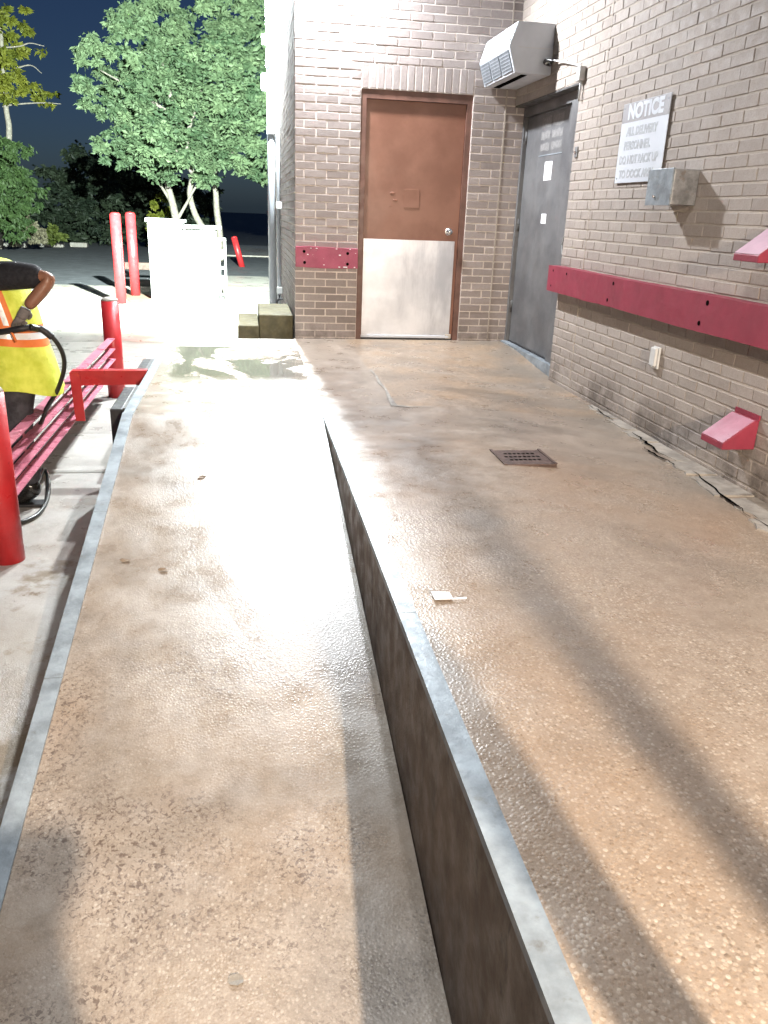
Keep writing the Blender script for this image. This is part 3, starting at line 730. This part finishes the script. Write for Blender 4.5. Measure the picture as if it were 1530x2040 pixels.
# ================================================================== truck side: bumpers, bollards, barrier
for (y0, y1, lb) in ((-2.86, -2.20, 'black rubber dock bumper nearer the ramp slope'), (-1.62, -1.10, 'black rubber dock bumper nearer the conduits')):
    t = thing('dock_bumper', lb, 'bumper', (-1.82, y0, -.15), 'rubber bumpers on the dock face')
    pd = bx('pad', (-1.875, y0, -.28), (-1.80, y1, -.012), M_black, t, .008); bx('back_plate', (-1.7985, y0-.01, -.30), (-1.7725, y1+.01, -.005), M_greydark, t)
    for yy_ in (y0+.08, y1-.08): tb('bolt', [(-1.875, yy_, -.08), (-1.885, yy_, -.08)], .014, M_galv, pd, 8, False)
def bollard(x, y, h, r, label, lean=0, capc=None, zb=GZ):
    t = thing('bollard', label, 'bollard', (x, y, zb), 'red bollards around the truck apron')
    d = Vector((math.sin(lean), 0, math.cos(lean)))
    P = Vector((x, y, zb))
    po = tb('post', [P-d*.02, P+d*h], r, M_red, t, 28)
    cp = B(); tube(cp, [P+d*h, P+d*(h+.018), P+d*(h+.032), P+d*(h+.038)], [r*.985, r*.86, r*.55, r*.1], 24); obj('concrete_cap', cp, capc or M_cement, po, True)
    return t
bollard(-2.345, .47, .94, .084, 'red pipe bollard at the conduit end of the slatted barrier')
bollard(-2.345, -3.58, .92, .084, 'thick red pipe bollard at the worker end of the slatted barrier')
bollard(-3.42, 8.75, 1.62, .098, 'tall sunlit-bright red bollard beside the meter cabinet'.replace('sunlit-bright', 'brightly lit'), 0, M_red)
bollard(-3.33, 10.2, 1.62, .098, 'tall red bollard half in shadow behind another by the meter cabinet', 0, M_red)
bollard(-1.14, 20.5, .95, .10, 'leaning dark red bollard standing alone on the far pavement', -.25, M_red, GZ-.03)
bar = thing('rail_barrier', 'red barrier of stacked steel angle rails between two bollards', 'barrier', (-2.3, -1.6, GZ))
for i, z_ in enumerate((-.070, -.165, -.260, -.355)):
    bm = B(); prism(bm, [(-2.372, z_), (-2.306, z_-.004), (-2.306, z_-.011), (-2.365, z_-.008), (-2.365, z_-.044), (-2.372, z_-.044)], 1, -3.48 , .36-.02*i)
    obj('angle_rail', bm, M_redrail, bar)
    if i < 3:
        for y_ in (-2.9, -1.75, -.6): bx('spacer', (-2.3735, y_-.02, z_-.0945), (-2.3725, y_+.02, z_-.0005), M_redrail, bar)
bm = B(); prism(bm, [(-2.30, .005), (-1.775, .010), (-1.775, -.085), (-2.30, -.095)], 1, -1.772, -1.762); prism(bm, [(-2.30, .0055), (-1.775, .0105), (-1.775, .018), (-2.30, .013)], 1, -1.772, -1.70)
obj('arm', bm, M_red, bar)
bm = B(); prism(bm, [(-2.312, .004), (-2.242, .004), (-2.232, -.355), (-2.300, -.355)], 1, -1.7845, -1.7735); prism(bm, [(-2.312, .004), (-2.304, .004), (-2.292, -.355), (-2.300, -.355)], 1, -1.773, -1.70)
obj('hanger', bm, M_red, bar)

# two-step concrete stair at the back of the platform
stp = thing('concrete_steps', 'shade-darkened two-step concrete stair by the side wall conduits', 'stairs', (-.9, .7, GZ))
bx('lower_step', (-1.125, .12, GZ), (-.925, 1.1, .100), M_stepshade, stp, .012); bx('upper_step', (-.922, .12, GZ), (-.60, 1.1, .205), M_stepshade, stp, .012)

# white conduits on the side wall
for (x, lb) in ((-.690, 'thick white conduit standing furthest off the side wall'), (-.625, 'thin white conduit tight against the side brick wall')):
    t = thing('conduit', lb, 'conduit', (x, 3.1, GZ), 'white conduits on the side wall'); r_ = .052 if x < -.65 else .024
    tb('pipe', [(x, 3.1 if x < -.65 else 2.75, GZ), (x, 3.1 if x < -.65 else 2.75, 4.3)], r_, M_white, t, 18)
    for z_ in ((2.78, 2.05) if x < -.65 else (1.2, .2)):
        yc = 3.1 if x < -.65 else 2.75
        bx('clamp', (x-r_-.008, yc-.085, z_-.04), (-.5875, yc-.052, z_+.04), M_ltgrey, t, .004)
    if x < -.65:
        tb('elbow', [(x-.045, 3.05, 3.02), (x-.10, 3.05, 3.02)], .055, M_white, t, 16); bx('pull_box', (x-.115, 3.0, 2.48), (x-.055, 3.10, 2.66), M_white, t, .01)
mt = thing('hose_bib', 'small dark hose tap low on the side brick wall', 'tap', (-.62, 2.6, .08))
tb('spout', spline([(-.587, 2.6, .10), (-.63, 2.6, .10), (-.655, 2.6, .07), (-.655, 2.6, .02)]), .012, M_black, mt, 8); tb('handle', [(-.63, 2.6, .115), (-.63, 2.6, .15), (-.65, 2.6, .155)], .010, M_black, mt, 8)

# ================================================================== lamps that light the place
t = thing('wall_lamp', 'white flood wall pack high on the side brick wall', 'lamp', (-.62, 2.2, 3.6))
bx('housing', (-.93, 2.02, 3.63), (-.588, 2.38, 3.84), M_ltgrey, t, .015); bx('lens', (-.90, 2.06, 3.612), (-.61, 2.34, 3.629), glow_mat('lamp_lens_cool', (.85, .95, 1), 30), t, .004)
lamp('lamp_light', 'POINT', LAMP1, POW1, (.88, .97, 1.0), .05, parent=t)
lamp('flood_light', 'SPOT', Vector((-.86, 2.2, 3.56)), POW1F, (.86, 1.0, .92), .05, (-4.2, 24, 1.8), 116, .9, parent=t)
t = thing('wall_lamp', 'flood wall pack high on the brick wall above the brown door', 'lamp', (-.39, -.1, 3.55))
bx('housing', (-.56, -.24, 3.55), (-.22, -.004, 3.75), M_ltgrey, t, .015); bx('lens', (-.53, -.22, 3.53), (-.25, -.03, 3.548), glow_mat('lamp_lens_neutral', (1, .93, .9), 18), t, .004)
lamp('lamp_light', 'SPOT', LAMP2, POW2, (.90, .94, 1.0), .06, (.25, -2.0, 0), 165, .9, parent=t)
t = thing('pole_lamp', 'tall galvanised pole with an arm lamp beyond the foot of the ramp', 'lamp', (-3.2, -7.4, GZ))
tb('pole', [(-3.2, -7.4, GZ), (-3.2, -7.4, 4.6)], [.07, .05], M_galv, t); tb('arm', [(-3.2, -7.4, 4.58), (LAMP3.x-.1, LAMP3.y, LAMP3.z+.18)], .03, M_galv, t)
bx('head', (LAMP3.x-.2, LAMP3.y-.12, LAMP3.z+.10), (LAMP3.x+.2, LAMP3.y+.12, LAMP3.z+.19), M_ltgrey, t, .01)
lamp('lamp_light', 'SPOT', LAMP3, POW3, (.98, .95, .93), .10, (.25, -5.0, 0), 92, .75, parent=t)
t = thing('work_light', 'yellow tripod work light standing on the dock behind the posts', 'work light', (LAMP4.x, LAMP4.y-.15, 0))
hx, hy, hz = LAMP4
bx('head', (hx-.18, hy-.20, hz-.14), (hx+.18, hy-.10, hz+.14), M_greydark, t, .01); bx('lens', (hx-.16, hy-.0985, hz-.12), (hx+.16, hy-.085, hz+.12), glow_mat('lamp_lens_warm', (1, .8, .55), 18), t)
tb('mast', [(hx, hy-.15, .5), (hx, hy-.15, hz-.14)], .018, M_greydark, t)
for k in range(3):
    an = k*2.094+.5; tb('leg', [(hx, hy-.15, .9), (hx+.45*math.cos(an), hy-.15+.45*math.sin(an), floor_z(.2, -10)+.0)], .012, M_greydark, t)
lamp('lamp_light', 'SPOT', LAMP4+Vector((0, -.02, 0)), POW4, (1.0, .84, .67), .03, (-.45, -5.6, -.25), 66, .6, parent=t)
# unseen posts and bin added only for the shadows they cast into view
t = thing('thin_shadow_post', 'thin red post added unseen beside the work light to cast a floor shadow', 'post', (-.055, -8.7, 0)); tb('post', [(-.055, -8.7, -.01), (-.055, -8.7, 1.52)], .030, M_red, t); bx('base_plate', (-.115, -8.76, -.002), (.005, -8.64, .008), M_galv, t)
t = thing('thick_shadow_post', 'short thick red post added unseen on the dock to cast a floor shadow', 'post', (-.29, -8.1, 0)); tb('post', [(-.29, -8.1, -.01), (-.29, -8.1, .98)], .048, M_red, t); bx('base_plate', (-.36, -8.17, -.002), (-.22, -8.03, .008), M_galv, t)
t = thing('shadow_bin', 'dark bin added unseen to cast the shadow of the person behind the camera', 'bin', (-1.5, -8.8, GZ)); bx('body', (-2.2, -9.3, GZ+.08), (-.72, -8.25, .75), M_greydark, t, .02); bx('lid', (-2.23, -9.33, .752), (-.69, -8.22, .80), M_black, t, .01)
for (x, y) in ((-2.2, -9.2), (-.9, -9.2), (-2.2, -8.35), (-.9, -8.35)): tb('wheel', [(x-.02, y, GZ+.05), (x+.02, y, GZ+.05)], .05, M_black, t)

# ================================================================== utility cabinets
t = thing('meter_cabinet', 'white meter cabinet with a round electric meter', 'cabinet', (-2.55, 9.5, GZ))
bx('case', (-2.92, 9.42, GZ+.02), (-2.26, 9.95, GZ+1.50), M_cab, t, .008); pr('sloped_top', [(-2.95, GZ+1.502), (-2.20, GZ+1.502), (-2.20, GZ+1.555), (-2.95, GZ+1.575)], 1, 9.36, 10.0, M_cab, t)
bx('meter_box', (-2.83, 9.30, GZ+.72), (-2.42, 9.418, GZ+1.22), M_cab, t, .01); mtr = tb('meter', [(-2.62, 9.298, GZ+1.08), (-2.62, 9.20, GZ+1.08)], .085, M_cablt, t, 20); tb('meter_glass', [(-2.62, 9.1985, GZ+1.08), (-2.62, 9.17, GZ+1.08)], [.075, .055], M_cab, mtr, 20)
tb('latch', [(-2.64, 9.40, GZ+.70), (-2.64, 9.40, GZ+.60)], .014, M_cablt, t); bx('plinth', (-2.96, 9.38, GZ), (-2.22, 10.0, GZ+.018), M_cement, t)
t = thing('switch_cabinet', 'white two-door switch cabinet with an overhanging flat top', 'cabinet', (-1.85, 9.5, GZ))
bx('case', (-2.245, 9.46, GZ+.02), (-1.60, 9.98, GZ+1.38), M_cab, t, .006); bx('top', (-2.27, 9.36, GZ+1.40), (-1.50, 10.02, GZ+1.46), M_cab, t, .006)
for x0, x1 in ((-2.235, -1.93), (-1.915, -1.61)): bx('door', (x0, 9.435, GZ+.06), (x1, 9.459, GZ+1.34), M_cab, t, .004)
for x in (-2.21, -1.66): bx('lifting_lug', (x-.012, 9.42, GZ+1.20), (x+.012, 9.434, GZ+1.38), M_cablt, t, .003)
bx('plinth', (-2.215, 9.40, GZ), (-1.58, 10.0, GZ+.018), M_cement, t)
t = thing('pipe_rack', 'white upright pipe rack beside the two-door cabinet', 'rack', (-1.45, 9.8, GZ))
for x in (-1.56, -1.44): tb('post', [(x, 9.8, GZ), (x, 9.8, GZ+1.22)], .022, M_cab, t)
for z_ in (.08, .62, 1.18): bx('rung', (-1.575, 9.775, GZ+z_), (-1.425, 9.825, GZ+z_+.05), M_cab, t)
for z_ in (.30, .82): bx('fitting', (-1.55, 9.74, GZ+z_), (-1.46, 9.86, GZ+z_+.18), M_cablt, t, .01)
t = thing('soil_bed', 'bare brown soil patch at the foot of the tall bollards', 'soil', (-3, 9.4, GZ))
bm = B(); ring = [(-3.28, 8.9), (-2.98, 8.8), (-2.97, 9.9), (-3.2, 10.6), (-3.6, 10.3)]
blob_patch('earth', ring, lambda x, y: GZ, .012, simple('brown_soil', (.15, .10, .065), .9, 0, .4, 6, .8, 30), t)
t = thing('concrete_rubble', 'small broken concrete lump on the apron behind the worker', 'rubble', (-3.8, 6.7, GZ))
bm = B(); bmesh.ops.create_icosphere(bm, subdivisions=2, radius=.2)
for v in bm.verts: v.co = Vector((v.co.x*1.6, v.co.y*.9, max(v.co.z*.45, -.02)))*(1+random.uniform(-.18, .18))
bmesh.ops.translate(bm, vec=(-3.8, 6.7, GZ), verts=bm.verts); obj('lump', bm, M_cement, t)
for i, (xa, xb, y_, lb) in enumerate(((-11.3, -9.8, 28.4, 'longest'), (-9.55, -8.55, 29.3, 'middle'), (-8.4, -7.7, 29.9, 'shortest'))):
    t = thing('kerb_stone', '%s pale kerb block at the far side of the road below the vines' % lb, 'kerb', (xa, y_, GZ), 'kerb blocks along the far side of the road'); bx('block', (xa, y_, GZ-.03), (xb, y_+.35, GZ+.16), M_lot, t, .03)
bx_ = thing('road_barrier', 'low brown timber rail behind the tall bollards', 'barrier', (-3, 14.5, GZ))
bx('rail', (-4.1, 14.5, GZ+.22), (-2.7, 14.62, GZ+.40), M_cast, bx_, .01)
for x in (-3.9, -3.0): bx('post', (x, 14.621, GZ-.03), (x+.1, 14.70, GZ+.75), M_cast, bx_)

# ================================================================== vegetation
def foliage(name, blobs, mat, parent, nleaf, size, seed, hang=0., kind=None):
    """leaves gathered in clumps inside ellipsoids: blobs (centre, (rx, ry, rz), weight)"""
    rg = random.Random(seed); vs2, fs2, rn = [], [], []
    tot = sum(b[2] for b in blobs)
    for (c_, r_, wt) in blobs:
        n_ = int(nleaf*wt/tot); c_ = Vector(c_); ncl = max(5, n_//70)
        cl = []
        for _ in range(ncl):
            d = Vector((rg.gauss(0, 1), rg.gauss(0, 1), rg.gauss(0, 1))).normalized()*(rg.random()**.33)
            cl.append((c_+Vector((d.x*r_[0], d.y*r_[1], d.z*r_[2])), rg.uniform(.10, .24)*max(r_), rg.random()))
        for i in range(n_):
            p, cr, tone = cl[rg.randrange(ncl)]
            d = Vector((rg.gauss(0, 1), rg.gauss(0, 1), rg.gauss(0, 1)*.55-hang*abs(rg.gauss(0, 1))))*cr*.62
            q_ = p+d; L = size*rg.uniform(.6, 1.4); W_ = L*rg.uniform(.42, .62)
            ax = Vector((rg.gauss(0, 1), rg.gauss(0, 1), rg.gauss(0, .5)-.4-hang)).normalized(); sd = ax.cross(Vector((rg.gauss(0, 1), rg.gauss(0, 1), rg.gauss(0, 1)))).normalized()
            o0 = len(vs2); fold = ax.cross(sd)*L*.12
            vs2 += [tuple(q_), tuple(q_+ax*L*.5+sd*W_*.5+fold), tuple(q_+ax*L), tuple(q_+ax*L*.5-sd*W_*.5+fold)]
            fs2.append((o0, o0+1, o0+2, o0+3)); rn += [min(1, max(0, .7*tone+.3*rg.random()))]*4
    me = bpy.data.meshes.new(name); me.from_pydata(vs2, [], fs2); at = me.attributes.new('rnd', 'FLOAT', 'POINT'); at.data.foreach_set('value', rn)
    o = mesh_obj(name, me, mat, parent)
    if kind: o['kind'] = kind
    return o
def px_blobs(lst, Y, depth, squash=1.):
    out = []
    for (u, v, r_) in lst:
        c_ = survey(u, v, 1, Y); D = (c_-CAMP).dot(FW); rr_ = r_*D/FPX
        out.append(((c_.x, c_.y+random.uniform(-depth, depth), c_.z), (rr_, min(rr_, depth+.8), rr_*squash), r_*r_))
    return out
TY = 22.0
tree = thing('tree', 'bright green broadleaf tree with three pale trunks behind the white cabinets', 'tree', (-2.4, TY, GZ))
tb_blobs = [(318, 25, 62), (262, 70, 52), (350, 95, 70), (470, 40, 66), (520, 95, 50), (198, 118, 40), (232, 165, 58), (330, 170, 80), (440, 150, 80), (172, 165, 26), (205, 205, 36), (300, 240, 72), (400, 245, 82), (492, 225, 62), (262, 275, 50), (225, 300, 30), (330, 310, 58), (425, 318, 62), (500, 310, 50), (265, 325, 26), (535, 330, 40), (555, 200, 60), (580, 120, 70), (420, -40, 80), (300, -50, 60), (520, -30, 70)]
foliage('crown', px_blobs(tb_blobs, TY, 1.5, .85), M_leafA, tree, 66000, .175, 21)
def px_trunk(lst, Y, r0, r1, nm, mat, parent):
    P = [survey(u, v, 1, Y) for u, v in lst]; P = spline(P, 6); n_ = len(P)
    tb(nm, P, [r0+(r1-r0)*i/(n_-1) for i in range(n_)], mat, parent, 10)
px_trunk([(372, 520), (366, 480), (352, 440), (345, 410), (335, 370), (330, 320), (345, 230), (320, 120)], TY, .16, .07, 'trunk', M_bark, tree)
px_trunk([(408, 520), (412, 480), (404, 455), (388, 425), (378, 385), (383, 345), (372, 280), (400, 180)], TY+.4, .14, .06, 'trunk', M_bark, tree)
px_trunk([(438, 520), (438, 470), (432, 420), (430, 385), (426, 345), (440, 270), (470, 150)], TY+.7, .13, .06, 'trunk', M_bark, tree)
for pts in ([(352, 440), (372, 405), (392, 370), (430, 330)], [(345, 410), (320, 370), (280, 320)], [(383, 345), (350, 300), (310, 260)], [(426, 345), (470, 300), (510, 260)], [(345, 230), (270, 180), (200, 140)]):
    px_trunk(pts, TY, .06, .02, 'branch', M_bark, tree)
LY = 27.0
tl = thing('tree', 'yellow-green broadleaf tree with a bare twig reaching over the road', 'tree', (-9.5, LY, GZ))
foliage('crown', px_blobs([(-10, 60, 40), (15, 100, 34), (40, 35, 24), (20, 150, 36), (45, 165, 24), (70, 192, 18), (103, 196, 14), (-30, 120, 50), (55, 55, 14), (-20, 10, 40), (30, 190, 20)], LY, .8), M_leafB, tl, 5200, .20, 5)
px_trunk([(-4, 530), (6, 400), (18, 270), (12, 215), (5, 120), (0, 20)], LY, .14, .06, 'trunk', M_bark, tl)
px_trunk([(8, 95), (40, 92), (60, 86), (88, 92)], LY, .03, .012, 'branch', M_bark, tl); px_trunk([(5, 212), (30, 208), (80, 205), (122, 207)], LY, .04, .012, 'branch', M_bark, tl); px_trunk([(20, 140), (60, 130), (83, 146)], LY, .03, .01, 'branch', M_bark, tl)
foliage('twig_leaves', px_blobs([(62, 97, 5), (84, 102, 6), (92, 100, 3)], LY, .05), M_leafB, tl, 26, .24, 9)
vn = thing('vine_shrub', 'tall drooping dark green vine shrub at the road edge below the yellow-green tree', 'shrub', (-10, 25, GZ))
foliage('foliage', px_blobs([(-5, 280, 40), (25, 300, 36), (30, 345, 40), (50, 370, 34), (10, 390, 46), (60, 395, 22), (30, 425, 40), (-20, 350, 60), (-15, 440, 50), (50, 440, 26)], 25, .9), M_leafD, vn, 11000, .17, 6, .7)
dsb = thing('dry_shrub', 'pale dry scrub at the foot of the vine shrub', 'shrub', (-9, 26, GZ))
foliage('foliage', px_blobs([(45, 455, 24), (20, 462, 24), (75, 465, 20), (60, 445, 18), (90, 472, 12)], 26, .5), M_leafE, dsb, 3200, .12, 8)
gs = thing('grass_clump', 'bright green weeds at the road edge beside the pale dry scrub', 'weeds', (-8.5, 28, GZ))
foliage('blades', px_blobs([(108, 462, 13), (100, 470, 12), (122, 470, 10)], 28, .3), M_grass, gs, 700, .20, 10)
hd = tag(foliage('distant_wood', px_blobs([(110, 390, 60), (160, 350, 60), (210, 370, 70), (160, 430, 60), (250, 360, 70), (250, 430, 60), (310, 400, 70), (330, 450, 45), (200, 455, 40), (110, 450, 40), (370, 420, 50), (290, 330, 60), (410, 420, 50), (60, 420, 50)], 33, 1.4), M_leafC, None, 26000, .26, 12), 'dark mass of bushes and trees beyond the road', 'bushes', None, 'stuff')
yb = thing('shrub', 'small olive bush in front of the dark wood beside the pale trunks', 'shrub', (-4.2, 26, GZ))
foliage('foliage', px_blobs([(325, 405, 22), (318, 432, 20), (335, 440, 16), (300, 450, 14)], 26, .4), M_leafB, yb, 1500, .14, 14)

# ================================================================== the worker
pw = thing('person', 'worker in a lime safety vest bending to hold a pressure washer hose', 'person', (-2.42, -2.62, GZ))
def skin_mesh(name, verts, edges, radii, mat, parent, sub=2, root=0):
    me = bpy.data.meshes.new(name); me.from_pydata([tuple(v) for v in verts], edges, []); o = mesh_obj(name, me, mat, parent)
    md = o.modifiers.new('skin', 'SKIN'); md.use_smooth_shade = True; md.use_x_symmetry = False
    for i, sv in enumerate(me.skin_vertices[0].data):
        r_ = radii[i]; sv.radius = r_ if isinstance(r_, tuple) else (r_, r_); sv.use_root = (i == root)
    o.modifiers.new('sub', 'SUBSURF').levels = sub; o.modifiers['sub'].render_levels = sub
    return o
PY = -2.62
def at(u, v, Y): return survey(u, v, 1, Y)
pel = Vector((-2.43, PY, .20)); wst = Vector((-2.46, PY, .38)); chs = Vector((-2.52, PY, .60)); nkb = Vector((-2.60, PY, .80)); nk = Vector((-2.67, PY, .87)); hd1 = Vector((-2.73, PY, .93)); hd2 = Vector((-2.80, PY, 1.03))
shL = Vector((-2.54, PY-.20, .74)); elL = at(106, 552, PY-.26); wrL = at(52, 615, PY-.30)
shR = Vector((-2.56, PY+.20, .74)); elR = Vector((-2.66, PY+.28, .48)); wrR = Vector((-2.80, PY+.10, .32))
hpL = Vector((-2.43, PY-.10, .14)); knL = Vector((-2.45, PY-.10, -.24)); anL = Vector((-2.41, PY-.09, -.60)); toL = Vector((-2.54, PY-.10, -.635))
hpR = Vector((-2.44, PY+.10, .14)); knR = Vector((-2.53, PY+.13, -.24)); anR = Vector((-2.52, PY+.15, -.60)); toR = Vector((-2.68, PY+.15, -.635))
V_ = [pel, wst, chs, nkb, nk, hd1, hd2, shL, elL, wrL, shR, elR, wrR, hpL, knL, anL, toL, hpR, knR, anR, toR]
E_ = [(0,1),(1,2),(2,3),(3,4),(4,5),(5,6),(2,7),(7,8),(8,9),(2,10),(10,11),(11,12),(0,13),(13,14),(14,15),(15,16),(0,17),(17,18),(18,19),(19,20)]
Rr = [.125,.125,.14,.075,.058,.085,.085,.062,.046,.036,.062,.046,.034,.085,.058,.042,.035,.085,.058,.042,.035]
body = skin_mesh('body', V_, E_, Rr, M_skin, pw)
# face details and cap of hair
for s_ in (-1, 1):
    bm = B(); bmesh.ops.create_uvsphere(bm, u_segments=8, v_segments=6, radius=.012); bmesh.ops.translate(bm, vec=hd1+Vector((-.085, s_*.032, .035)), verts=bm.verts); obj('eye', bm, M_void, pw, True)
    bm = B(); bmesh.ops.create_uvsphere(bm, u_segments=8, v_segments=6, radius=.026); bmesh.ops.scale(bm, vec=(.7, .4, 1.1), verts=bm.verts); bmesh.ops.translate(bm, vec=hd1+Vector((-.01, s_*.088, .03)), verts=bm.verts); obj('ear', bm, M_skin, pw, True)
tb('nose', [hd1+Vector((-.085, 0, .03)), hd1+Vector((-.108, 0, -.002)), hd1+Vector((-.088, 0, -.012))], [.010, .016, .010], M_skin, pw, 8)
tb('mouth', [hd1+Vector((-.088, -.022, -.035)), hd1+Vector((-.092, 0, -.037)), hd1+Vector((-.088, .022, -.035))], .006, M_cast, pw, 6)
bm = B(); bmesh.ops.create_uvsphere(bm, u_segments=16, v_segments=10, radius=.104); bmesh.ops.delete(bm, geom=[v for v in bm.verts if v.co.z < -.02 and v.co.x < .02], context='VERTS'); bmesh.ops.translate(bm, vec=(hd1+hd2)/2+Vector((.018, 0, .018)), verts=bm.verts); obj('hair', bm, M_void, pw, True)
# clothing
skin_mesh('shirt_sleeve', [chs+Vector((.02, -.10, .09)), shL+Vector((.01, 0, 0)), (shL+elL)/2+Vector((0, 0, .01)), shL*.12+elL*.88], [(0,1),(1,2),(2,3)], [.075, .088, .086, .066], M_shirt, pw, 2)
skin_mesh('shirt_sleeve', [chs+Vector((.02, .10, .09)), shR, (shR+elR)/2, shR*.15+elR*.85], [(0,1),(1,2),(2,3)], [.07, .08, .074, .062], M_shirt, pw, 2)
skin_mesh('trousers', [pel+Vector((0, 0, .06)), pel, hpL, (hpL+knL)/2, knL, (knL+anL)/2, anL+Vector((0, 0, .06)), hpR, (hpR+knR)/2, knR, (knR+anR)/2, anR+Vector((0, 0, .06))],
          [(0,1),(1,2),(2,3),(3,4),(4,5),(5,6),(1,7),(7,8),(8,9),(9,10),(10,11)], [.14, .145, .105, .100, .085, .080, .082, .105, .1, .085, .08, .082], M_pants, pw, 2, 1)
for a_, b_ in ((anL, toL), (anR, toR)):
    skin_mesh('boot', [a_+Vector((0, 0, .10)), a_+Vector((.005, 0, .0)), a_+Vector((.015, 0, -.025)), (a_+b_)/2, b_], [(0,1),(1,2),(1,3),(3,4)], [.062, .060, .048, (.055, .050), (.052, .036)], M_boot, pw, 2, 1)
    bx('boot_sole', (b_.x-.05, b_.y-.05, GZ+.001), (a_.x+.075, b_.y+.055, GZ+.022), M_black, pw, .008)
# vest: rings lofted along the leaning torso; tape colours follow the angle and the height
NV = 40; rings_ = [(.835, -2.555, .13, .19), (.80, -2.54, .165, .215), (.72, -2.515, .185, .225), (.62, -2.49, .190, .225), (.54, -2.47, .190, .220), (.47, -2.455, .190, .215), (.435, -2.45, .192, .216), (.40, -2.44, .196, .218), (.36, -2.435, .200, .220), (.30, -2.425, .208, .225), (.20, -2.41, .218, .232), (.11, -2.40, .226, .238), (.085, -2.40, .228, .240)]
bm = B(); rg = random.Random(4); rv = []
for j, (z_, x_, rx, ry) in enumerate(rings_):
    row = []
    for k in range(NV):
        an = 2*math.pi*k/NV; f = 1+.035*math.sin(5*an+j*.35)*(j/12)+.02*math.sin(9*an+1.3*j)*(j/12)
        row.append(bm.verts.new((x_+rx*f*math.cos(an), PY+ry*f*math.sin(an), z_+.10*max(0, math.cos(an))*(-.35)*(j/12)+(.012*math.sin(3*an) if j > 9 else 0))))
    rv.append(row)
for j in range(len(rings_)-1):
    for k in range(NV):
        f = bm.faces.new((rv[j][k], rv[j][(k+1) % NV], rv[j+1][(k+1) % NV], rv[j+1][k])); an = (math.degrees(2*math.pi*(k+.5)/NV)) % 360
        mi = 0
        if 5 <= j <= 7: mi = 2 if j == 6 else 1
        for cen in (282, 78, 232, 128):
            dd = abs((an-cen+180) % 360-180)
            if j < 5 and dd < 14: mi = 2 if dd < 7 else 1
        f.material_index = mi
bm.faces.new(rv[0])
vst = obj('safety_vest', bm, [M_lime, M_orange, M_silver], pw, True)
vst.modifiers.new('sub', 'SUBSURF').levels = 1
skin_mesh('shirt_tail', [Vector((-2.42, PY-.02, .12)), Vector((-2.40, PY-.02, .045))], [(0, 1)], [(.19, .20), (.175, .19)], M_shirt, pw, 2)
# gloved hands gripping the lance
def hand(wr, gp, ax, nm):       # wr wrist, gp grip centre, ax lance direction
    ax = ax.normalized(); d = (gp-wr).normalized(); sd = ax; nrm = d.cross(ax).normalized(); pl = wr+d*.075
    Vh = [wr, wr+d*.03, pl]; Eh = [(0, 1), (1, 2)]; Rh = [.032, .036, (.042, .026)]
    for i, (off, L) in enumerate(((-.030, .9), (-.010, 1.0), (.010, .95), (.030, .78))):
        b0 = len(Vh); kn_ = pl+sd*off*1.05+d*.012
        Vh += [kn_, kn_+d*.030*L+nrm*.012, kn_+d*.034*L+nrm*.040, kn_+d*.010+nrm*.050]; Eh += [(2, b0), (b0, b0+1), (b0+1, b0+2), (b0+2, b0+3)]; Rh += [.0105, .010, .0095, .009]
    b0 = len(Vh); Vh += [wr+d*.035-sd*.030+nrm*.01, wr+d*.060-sd*.045+nrm*.030, wr+d*.080-sd*.030+nrm*.048]; Eh += [(1, b0), (b0, b0+1), (b0+1, b0+2)]; Rh += [.013, .012, .010]
    skin_mesh(nm, Vh, Eh, Rh, M_glove, pw, 2)
gripL = at(34, 648, PY-.30); lax = Vector((-1, .12, -.28))
hand(wrL, gripL, lax, 'glove'); hand(wrR, wrR+Vector((-.08, -.03, -.04)), lax, 'glove')
ln = thing('washer_lance', 'black pressure washer lance held by the worker', 'pressure washer', tuple(gripL))
g0 = at(60, 652, PY-.33); tb('handle', [g0, gripL+Vector((0, -.02, -.02)), gripL+lax.normalized()*.25], [.017, .018, .014], M_black, ln); tb('trigger', [gripL+Vector((-.03, -.02, -.03)), gripL+Vector((-.01, -.02, -.09))], .008, M_orange, ln, 8); tb('wand', [gripL+lax.normalized()*.25, gripL+lax.normalized()*1.3+Vector((0, 0, -.25))], .009, M_galv, ln)
hs = thing('hose', 'black pressure hose curving from the worker\'s hands to a loop at his boot', 'hose', tuple(g0))
hp = [g0, at(85, 657, -2.90), at(110, 678, -2.88), at(126, 708, -2.84), at(127, 738, -2.80), at(114, 778, -2.74), at(92, 815, -2.66), at(78, 850, -2.60), Vector((-2.50, -2.50, -.35)), Vector((-2.44, -2.55, -.60))]
gl = [survey(u, v, 2, GZ+.016) for u, v in ((88, 935), (97, 960), (94, 995), (80, 1020), (58, 1035), (30, 1042), (-20, 1040), (-90, 1020))]
tb('tube', spline(hp+gl, 8), .0135, M_hose, hs, 10)
tb('strain_relief', spline([g0, at(72, 654, -2.905), at(85, 657, -2.90), at(104, 672, -2.885)], 6), .020, M_black, hs, 10)
